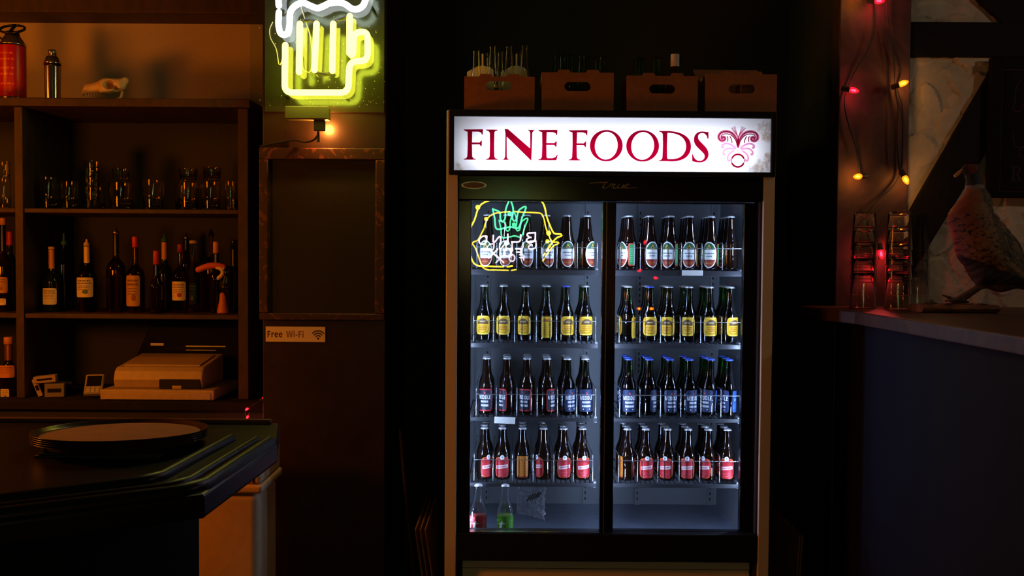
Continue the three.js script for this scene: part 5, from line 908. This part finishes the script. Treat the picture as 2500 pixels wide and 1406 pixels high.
// ---------------------------------------------------------------- carry boxes on the cooler
{
  const zf = -0.07, zb = -0.25, base = coolTop + 0.0004;
  const boxes = [
    { x: [1133, 1305], top: 187, hole: [1187, 1249, 209], txt: 'cardboard bottle carrier full of clear empties and paper six pack holders' },
    { x: [1322, 1498], top: 177, hole: [1378, 1442, 211], txt: 'cardboard bottle carrier with a bottle base showing in its handle hole' },
    { x: [1530, 1703], top: 185, hole: [1585, 1648, 217], txt: 'cardboard bottle carrier holding green bottles and one with a white neck' },
    { x: [1722, 1896], top: 181, hole: [1779, 1843, 217], txt: 'empty cardboard bottle carrier with a raised back flap' },
  ];
  const wall = 0.004;
  boxes.forEach((b, bi) => {
    const A = atZ(b.x[0], 262, zf), B = atZ(b.x[1], 262, zf), top = atZ((b.x[0] + b.x[1]) / 2, b.top, zf).y, w = B.x - A.x, tab = 0.010;
    const t = thing('bottle_carrier', b.txt, 'cardboard box', V((A.x + B.x) / 2, base, (zf + zb) / 2));
    const face = (z0, withHole) => {
      const s = new THREE.Shape(); const y0 = base, y1 = top, u = (k) => A.x + w * k;
      s.moveTo(u(0), y0); s.lineTo(u(1), y0); s.lineTo(u(1), y1);
      for (const [k, up] of [[0.80, 0], [0.78, 1], [0.63, 1], [0.61, 0], [0.40, 0], [0.38, 1], [0.23, 1], [0.21, 0]]) s.lineTo(u(k), y1 + up * tab);
      s.lineTo(u(0), y1);
      if (withHole) { const h0 = atZ(b.hole[0], b.hole[2], zf), h1 = atZ(b.hole[1], b.hole[2], zf), r = 11 * mpp(zf), hp = new THREE.Path(); hp.absarc(h0.x + r, h0.y, r, Math.PI / 2, Math.PI * 1.5, false); hp.absarc(h1.x - r, h0.y, r, -Math.PI / 2, Math.PI / 2, false); s.holes.push(hp); }
      const g = new THREE.ExtrudeGeometry(s, { depth: wall, bevelEnabled: false }); g.translate(0, 0, z0); return metreUV(g);
    };
    part(t, 'front_panel', face(zf - wall, true), M.cardboard); part(t, 'back_panel', face(zb, true), M.cardboard);
    part(t, 'side_panel', box(A.x, A.x + wall, base, top, zb + wall, zf - wall), M.cardboard); part(t, 'side_panel', box(B.x - wall, B.x, base, top, zb + wall, zf - wall), M.cardboard);
    part(t, 'bottom_panel', box(A.x + wall, B.x - wall, base, base + 0.003, zb + wall, zf - wall), M.cardboard);
    const div = []; for (let k = 1; k < 4; k++) div.push(box(A.x + w * k / 4 - 0.0008, A.x + w * k / 4 + 0.0008, base + 0.004, top - 0.03, zb + wall, zf - wall)); div.push(box(A.x + wall, B.x - wall, base + 0.004, top - 0.03, (zf + zb) / 2 - 0.0008, (zf + zb) / 2 + 0.0008));
    if (bi === 3) part(t, 'divider', join(div), M.cardboard);
    if (bi === 3) { const fl = box(A.x + 0.004, B.x - 0.004, 0, 0.11, -0.0015, 0.0015); fl.rotateX(-0.95); fl.translate(0, top + 0.003, zb - 0.004); part(t, 'back_flap', fl, M.cardboard); }
    b.A = A; b.B = B; b.w = w; b.t = top;
  });
  const emptyBody = (H0) => lathe([[0, 0.003], [0.024, 0], [0.0295, 0.004], [0.0295, H0 * 0.46], [0.0265, H0 * 0.53], [0.0185, H0 * 0.62], [0.0148, H0 * 0.76], [0.0128, H0 * 0.95], [0.0142, H0 * 0.955], [0.0142, H0], [0.0110, H0], [0.0105, H0 * 0.95], [0.0125, H0 * 0.76], [0.016, H0 * 0.62], [0.0240, H0 * 0.53], [0.027, H0 * 0.45], [0.027, 0.008], [0, 0.007]], 22);
  const geoTall = emptyBody(1), put = (bi, px, topPx, zc, mat, text, group, wrap) => {
    const p = atZ(px, topPx, zc), y = base + 0.0042, h = p.y - y, t = thing('empty_bottle', text, 'bottle', V(p.x, y, zc), group);
    local(t, 'glass_body', emptyBody(h), mat);
    if (wrap) local(t, 'neck_wrap', lathe([[0.0162, h * 0.80], [0.0158, h + 0.001], [0, h + 0.001]], 18), M.paper, 'white paper neck wrap');
  };
  const gHollow = glass([0.10, 0.42, 0.08], 0.012), aHollow = glass([0.32, 0.09, 0.02], 0.012);
  [[1163, 124], [1203, 114], [1243, 114], [1281, 112]].forEach(([px, ty], i) => put(0, px, ty, -0.115, M.flint, `clear empty bottle, ${ORD[i]} along the front row of the first carrier counting towards the post`, 'clear empties on the cooler'));
  [[1185, 130], [1222, 128], [1266, 128]].forEach(([px, ty], i) => put(0, px, ty, -0.19, M.flint, `clear empty bottle, ${ORD[i]} along the back row of the first carrier counting towards the post`, 'clear empties on the cooler'));
  [[1350, 136], [1391, 134], [1431, 136], [1471, 138]].forEach(([px, ty], i) => put(1, px, ty, -0.115, gHollow, `green empty bottle, ${ORD[i]} along the front row of the second carrier counting towards the post`, 'green empties in the second carrier'));
  [[1374, 134], [1420, 136], [1460, 138]].forEach(([px, ty], i) => put(1, px, ty, -0.19, gHollow, `green empty bottle, ${ORD[i]} along the back row of the second carrier counting towards the post`, 'green empties in the second carrier'));
  [[1556, 146], [1602, 144]].forEach(([px, ty], i) => put(2, px, ty, -0.115, gHollow, `green empty bottle, ${ORD[i]} along the front row of the third carrier counting towards the post`, 'green empties in the third carrier'));
  [[1566, 142], [1608, 142], [1662, 142]].forEach(([px, ty], i) => put(2, px, ty, -0.19, gHollow, `green empty bottle, ${ORD[i]} along the back row of the third carrier counting towards the post`, 'green empties in the third carrier'));
  put(2, 1648, 134, -0.115, aHollow, 'brown empty bottle with a white paper neck wrap in the third carrier', undefined, true);
  // paper six-pack holders in the first box
  const pap = S({ color: rgb(0.78, 0.66, 0.50), roughness: 0.85 });
  for (const [pxc, label] of [[1178, 'folded paper six pack holder at the left of the clear empties'], [1261, 'folded paper six pack holder between the clear empties']]) {
    const z = -0.153, f = (x, y) => { const p = atZ(x, y, z); return [p.x, p.y]; }, t = thing('paper_holder', label, 'bottle holder', V(atZ(pxc, 178, z).x, base + 0.004, z));
    const bot = base + 0.0045;
    part(t, 'gable', extrude([[f(pxc - 38, 178)[0], bot], [f(pxc + 28, 178)[0], bot], f(pxc + 28, 172), f(pxc + 18, 166), f(pxc + 2, 160), f(pxc + 2, 132), f(pxc - 2, 132), f(pxc - 2, 160), f(pxc - 20, 166), f(pxc - 38, 176)], z - 0.001, z + 0.001), pap);
    part(t, 'base', box(f(pxc - 30, 0)[0], f(pxc + 24, 0)[0], bot - 0.0003, bot + 0.001, z - 0.004, z + 0.004), pap);
  }
}

// ---------------------------------------------------------------- folded cardboard and a stick beside the cooler
{
  const sheet = (name, pts, z, n, text, gap, catg) => {
    const t = thing(name, text, catg, V(atZ(pts[0][0], 1300, z).x, 0, z));
    for (let i = 0; i < n; i++) {
      const a = atZ(pts[0][0] + i * gap, pts[0][1], z), b = atZ(pts[1][0] + i * gap, pts[1][1], z), k = (a.y - 0.0005) / (a.y - b.y), foot = V(a.x + (b.x - a.x) * k, 0.0005, z), d = V(0.004, 0, 0);
      part(t, 'board', extrude([[a.x, a.y], [a.x + 0.005, a.y], [foot.x + 0.005, foot.y], [foot.x, foot.y]], z - 0.5, z, 0), M.cardboard);
    }
  };
  sheet('flattened_boxes', [[1012, 1294], [1029, 1406]], -0.12, 3, 'flattened cardboard sheets leaning between the pillar and the cooler', 12, 'cardboard');
  sheet('flattened_boxes', [[1951, 1308], [1944, 1406]], -0.18, 2, 'flattened cardboard sheets standing on the right of the cooler', 7, 'cardboard');
  const a = atZ(976, 1046, -0.3), b = atZ(998, 1290, -0.3), k = a.y / (a.y - b.y), t = thing('wooden_stick', 'thin brown wooden stick leaning in the gap beside the pillar', 'stick', V(a.x + (b.x - a.x) * k, 0.004, -0.3));
  part(t, 'shaft', tube([V(a.x, a.y, -0.3), V(a.x + (b.x - a.x) * k, 0.008, -0.3)], 0.008, { seg: 10 }), M.shelfWood); part(t, 'tip', new THREE.SphereGeometry(0.0095, 12, 8).translate(a.x, a.y, -0.3), M.beam);
}

// ---------------------------------------------------------------- right hand ledge
const ledgeY = 1.295;
{
  const L = (px, py) => { const p = onY(px, py, ledgeY); return [p.x, p.z]; };
  const p1 = L(1982, 750), p2 = L(2091, 760), p3 = L(2262, 786), p4 = L(2500, 822);
  const t = thing('ledge_counter', 'worn dark timber ledge over a navy panel on the right', 'ledge', V(2.2, 0, 0.3));
  const edge = p4[0] + 0.01;
  const top = slab([[p1[0] - 0.004, Z.post + 0.002], p1, p2, p3, p4, [edge, 1.3], [3.38, 1.3], [3.38, Z.post + 0.002]], ledgeY - 0.046, ledgeY, 0.006);
  part(t, 'timber_top', top, S({ map: woodTex([0.15, 0.09, 0.075], [0.30, 0.19, 0.15], 10), roughness: 0.5, bumpMap: bumpTex, bumpScale: 0.002 }));
  part(t, 'panel', box(p3[0] + 0.045, 3.36, 0, ledgeY - 0.047, Z.post + 0.004, 1.26, 0.003), P({ color: rgb(0.006, 0.008, 0.020), roughness: 0.8, specularIntensity: 0.4 }), 'navy painted panel');
}
// stacked pint glasses, upside down
{
  const prof = (h, r0, r1, wall, floor) => lathe([[r1, 0], [r1 - 0.0006, 0.002], [r0 + (r1 - r0) * 0.08, h - 0.004], [r0, h], [0, h], [0, h - floor], [r0 - wall, h - floor], [r1 - wall, 0.001], [r1 - wall * 0.5, 0], [r1, 0]], 36);
  const pint = prof(0.142, 0.0375, 0.0485, 0.0026, 0.009);
  for (const [px, py, n, text] of [[2107, 752, 5, 'the stack at the free end of the ledge'], [2191, 755, 5, 'the middle stack on the ledge'], [2238, 746, 5, 'the stack beside the pheasant']]) {
    const b = onY(px, py, ledgeY);
    for (let i = 0; i < n; i++) { const t = thing('pint_glass', `pint glass ${ORD[i]} from the bottom of ${text}`, 'glass', V(b.x, ledgeY + 0.0004 + i * 0.0545, b.z), 'upside down pint glasses on the ledge'); local(t, 'vessel', pint, M.clearGlass); const m = local(t, 'rim', new THREE.TorusGeometry(0.0475, 0.0014, 6, 36).rotateX(Math.PI / 2).translate(0, 0.0012, 0), M.clearGlass); }
  }
}
// framed dark poster
{
  const z = -0.262, a = atZ(2413, 482, z), w = 0.42, h = atZ(2440, 141, z).y - a.y, t = thing('framed_poster', 'large dark framed poster with faint gold scrollwork on the plaster wall', 'poster', V(a.x + w / 2, a.y, z));
  const tex = clampT(canvasTex(512, 640, (g, W2, H2) => {
    g.fillStyle = '#150b0a'; g.fillRect(0, 0, W2, H2); g.strokeStyle = '#4a3424'; g.lineWidth = 3; g.strokeRect(6, 6, W2 - 12, H2 - 12); g.lineWidth = 4; g.strokeStyle = '#5a2a22';
    const cv = (...p) => { g.beginPath(); g.moveTo(p[0], p[1]); g.bezierCurveTo(...p.slice(2)); g.stroke(); };
    for (const m of [1, -1]) { g.save(); if (m < 0) { g.translate(W2, 0); g.scale(-1, 1); } cv(120, 60, 60, 100, 110, 160, 70, 200); cv(70, 200, 90, 240, 140, 220, 130, 180); cv(80, 330, 70, 400, 120, 420, 150, 400); cv(150, 400, 110, 410, 110, 450, 140, 460); g.restore(); }
    g.fillStyle = '#3a2a1e'; g.font = '110px serif'; g.fillText('R', 66, 580);
  }));
  part(t, 'frame', join([box(a.x, a.x + 0.042, a.y, a.y + h, z - 0.025, z + 0.004, 0.003), box(a.x + w - 0.042, a.x + w, a.y, a.y + h, z - 0.025, z + 0.004, 0.003), box(a.x + 0.042, a.x + w - 0.042, a.y, a.y + 0.02, z - 0.025, z + 0.004, 0.003), box(a.x + 0.042, a.x + w - 0.042, a.y + h - 0.04, a.y + h, z - 0.025, z + 0.004, 0.003)]), P({ color: rgb(0.008, 0.007, 0.007), roughness: 0.8, specularIntensity: 0.2 }));
  part(t, 'poster_sheet', new THREE.BoxGeometry(w - 0.084, h - 0.06, 0.006).translate(a.x + w / 2, a.y + h / 2 - 0.01, z - 0.008), P({ map: tex, roughness: 0.8, specularIntensity: 0.3 }));
}
// mounted pheasant
{
  const z = 0.13, s = mpp(z), q = (px, py, dz = 0) => { const p = atZ(px, py, z); p.z += dz; return p; };
  const base = onY(2345, 766, ledgeY), logTop = atZ(2345, 742, z).y;
  const logT = thing('wooden_mount', 'rough split log that carries the pheasant on the ledge', 'log', V(q(2345, 0).x, ledgeY, z));
  {
    const g = new THREE.CylinderGeometry(0.055, 0.055, 1, 28, 30).rotateZ(Math.PI / 2), p = g.attributes.position, x0 = q(2252, 0).x, x1 = q(2440, 0).x, y0 = ledgeY + 0.0006, hh = logTop - y0;
    for (let i = 0; i < p.count; i++) { const u = p.getX(i) + 0.5, y = p.getY(i) / 0.055, zz = p.getZ(i) / 0.055, k = 1 + 0.12 * fbm(u * 6, y * 2, zz * 2); p.setXYZ(i, x0 + (x1 - x0) * u + 0.008 * fbm(y * 4, zz * 4, u), y0 + hh * 0.5 * (1 + Math.max(-1, Math.min(1, y * 1.5)) * (y > 0 ? 0.9 + 0.2 * fbm(u * 9, zz * 3, 1) : 1)), z + zz * 0.06 * k); }
    g.computeVertexNormals(); part(logT, 'log', metreUV(g), S({ map: woodTex([0.22, 0.13, 0.07], [0.55, 0.36, 0.18], 14), roughness: 0.8 }));
    const bark = []; for (let i = 0; i < 7; i++) { const b = new THREE.BoxGeometry(rr(0.02, 0.045), 0.006, rr(0.02, 0.05)); b.rotateZ(rr(-0.1, 0.1)); b.translate(x0 + (x1 - x0) * (0.12 + 0.12 * i), logTop - 0.001 + rr(-0.002, 0.001), z + rr(-0.03, 0.03)); bark.push(b); }
    part(logT, 'bark', join(bark), S({ color: rgb(0.06, 0.035, 0.02), roughness: 0.9 }));
  }
  const bird = thing('pheasant', 'mounted cock pheasant with a copper breast and white collar standing on a log', 'bird', V(q(2345, 0).x, logTop, z));
  const zz = 0.86;
  const f = (p0) => {
    const p = p0.clone(); const pz = p.z; p.z = z + (pz - z) / zz;
    let d = capsule(p, q(2371, 535), q(2398, 600), 50 * s, 58 * s);
    d = smin(d, capsule(p, q(2398, 600), q(2452, 655), 58 * s, 44 * s), 0.03);
    d = smin(d, capsule(p, q(2384, 492), q(2371, 535), 31 * s, 48 * s), 0.03);
    d = smin(d, capsule(p, q(2378, 452), q(2384, 492), 17 * s, 30 * s), 0.025);
    d = smin(d, capsule(p, q(2372, 418), q(2378, 452), 16 * s, 17 * s), 0.015);
    d = smin(d, capsule(p, q(2360, 414), q(2374, 408), 13 * s, 17 * s), 0.012);
    d = smin(d, capsule(p, q(2452, 655), q(2520, 690), 42 * s, 22 * s), 0.03);
    d = smin(d, capsule(p, q(2400, 660), q(2440, 678), 34 * s, 34 * s), 0.03);
    p.z = pz;
    for (const [a, b, c, dz] of [[[2392, 672], [2381, 700], [2328, 730], 0.022], [[2420, 680], [2404, 698], [2352, 737], -0.02]]) {
      d = smin(d, capsule(p, q(a[0], a[1], dz), q(b[0], b[1], dz), 19 * s, 7 * s), 0.02); d = smin(d, capsule(p, q(b[0], b[1], dz), q(c[0], c[1], dz), 6.5 * s, 5 * s), 0.006);
      for (const [dx, dy, k] of [[-34, -10, 0.004], [-28, 2, 0.022], [-22, 4, -0.016], [20, 2, 0]]) d = smin(d, capsule(p, q(c[0], c[1], dz), q(c[0] + dx, Math.min(738, c[1] + dy), dz + k), 3.6 * s, 2.4 * s), 0.004);
    }
    const feather = 0.0022 * Math.sin((p.x * 0.75 - p.y) * 210 + 2.2 * fbm(p.x * 26, p.y * 26, p.z * 26)) * (p.y > q(2400, 690).y ? 1 : 0);
    return d + feather * 0.45 + 0.0016 * fbm(p.x * 70, p.y * 70, p.z * 70);
  };
  const g = nets(f, [q(2270, 0).x, q(0, 752).y, z - 0.11], [q(2555, 0).x, q(0, 385).y, z + 0.11], 0.0034), pos = g.attributes.position, col = new Float32Array(pos.count * 3);
  const toPx = (x, y) => { const v = V(x, y, z).project(camera); return [(v.x + 1) / 2 * W, (1 - v.y) / 2 * H]; };
  const mixc = (a, b, t) => a.map((v, i) => v + (b[i] - v) * Math.max(0, Math.min(1, t)));
  for (let i = 0; i < pos.count; i++) {
    const [u, v] = toPx(pos.getX(i), pos.getY(i)), n = fbm(u * 0.05, v * 0.05, pos.getZ(i) * 30), n2 = fbm(u * 0.16, v * 0.16, 2);
    let c;
    if (v < 452) c = (Math.hypot(u - 2369, v - 412) < 12) ? [0.20, 0.03, 0.02] : [0.015, 0.022, 0.022];
    else if (v < 461 + n * 12) c = [0.30, 0.25, 0.20];
    else {
      c = mixc([0.30, 0.07, 0.025], [0.34, 0.15, 0.045], (u - 2335) / 50 + n);                       // copper breast to golden flank
      const wing = 2388 + (v - 480) * 0.27; if (u > wing + n * 22) c = mixc([0.06, 0.03, 0.018], [0.20, 0.12, 0.06], 0.4 + n2 * 1.6);
      else if (v > 520 && fbm(u * 0.11, v * 0.13, 6) > 0.17) c = [0.02, 0.012, 0.01];                // dark feather spots
      if (Math.abs(v - 610 - (u - 2400) * 0.75) < 7 && u > 2395 && u < 2485) c = [0.34, 0.20, 0.09]; // pale wing edge
      if (v > 622 + (u - 2340) * 0.40 + n * 14) c = mixc([0.012, 0.008, 0.006], [0.04, 0.02, 0.014], 0.5 + n2);
      if (v > 640 && u < 2385) c = [0.05, 0.03, 0.02];
      if (v > 696) c = [0.16, 0.09, 0.055];
    }
    col.set(c.map((v) => v * 0.62), i * 3);
  }
  g.setAttribute('color', new THREE.BufferAttribute(col, 3));
  part(bird, 'body', g, S({ vertexColors: true, roughness: 0.75 }));
  const bk = q(2344, 420), tip = q(2333, 429);
  part(bird, 'beak', tube([q(2354, 413), bk, tip], 0.0065, { seg: 10, smooth: true }).translate(0, 0, 0), solidC(0.50, 0.28, 0.10, 0.4), 'pale horn beak');
  part(bird, 'eye', new THREE.SphereGeometry(0.0038, 12, 10).translate(q(2366, 410).x, q(2366, 410).y, z + 0.0195), solidC(0.10, 0.04, 0.01, 0.1));
  // laid feathers of the near wing, and the tail
  const blade = (len, wid) => { const gg = new THREE.PlaneGeometry(len, wid, 8, 4), p = gg.attributes.position; for (let i = 0; i < p.count; i++) { const u = p.getX(i) / len + 0.5, v = p.getY(i) / wid * 2; p.setXYZ(i, u * len, v * wid / 2 * Math.sin(Math.PI * Math.min(1, 0.12 + u * 0.86)) ** 0.7, -0.004 * v * v - 0.01 * u * u); } gg.computeVertexNormals(); return gg; };
  const fm = [solidC(0.07, 0.04, 0.025, 0.7), solidC(0.11, 0.065, 0.035, 0.7), solidC(0.17, 0.10, 0.045, 0.7)]; for (const m of fm) m.side = THREE.DoubleSide;
  const geoS = blade(0.062, 0.024), geoL = blade(0.115, 0.026), geoT = blade(0.42, 0.03);
  const lay = (geo, px, py, dz, ang, m, yaw = 0.12) => { const o = local(bird, 'feather', geo, m); o.position.copy(q(px, py, dz)).sub(bird.position); o.rotation.set(0, yaw, ang * DEG, 'ZYX'); return o; };
  const depth = (px, py) => { let d = 0.10; const p = q(px, py); while (d > 0.01) { p.z = z + d; if (f(p) < 0) break; d -= 0.003; } return d + 0.004; };
  for (let r = 0; r < 4; r++) for (let k = 0; k < 5; k++) { const px = 2400 + k * 11 + r * 13, py = 520 + r * 30 + k * 9 - (k % 2) * 5; lay(geoS, px, py, depth(px, py), -52 - r * 2 + k * 2, fm[(r + k) % 3], 0.18); }
  for (let k = 0; k < 6; k++) { const px = 2420 + k * 9, py = 640 - k * 13; lay(geoL, px, py, depth(px, py), -42 - k * 2, fm[(k + 1) % 3], 0.22); }
  for (let k = 0; k < 5; k++) lay(geoT, 2490, 664 + k * 5, -0.03 + k * 0.015, -7 - k * 1.5, fm[k % 2], 0);
}

renderer.render(scene, camera);
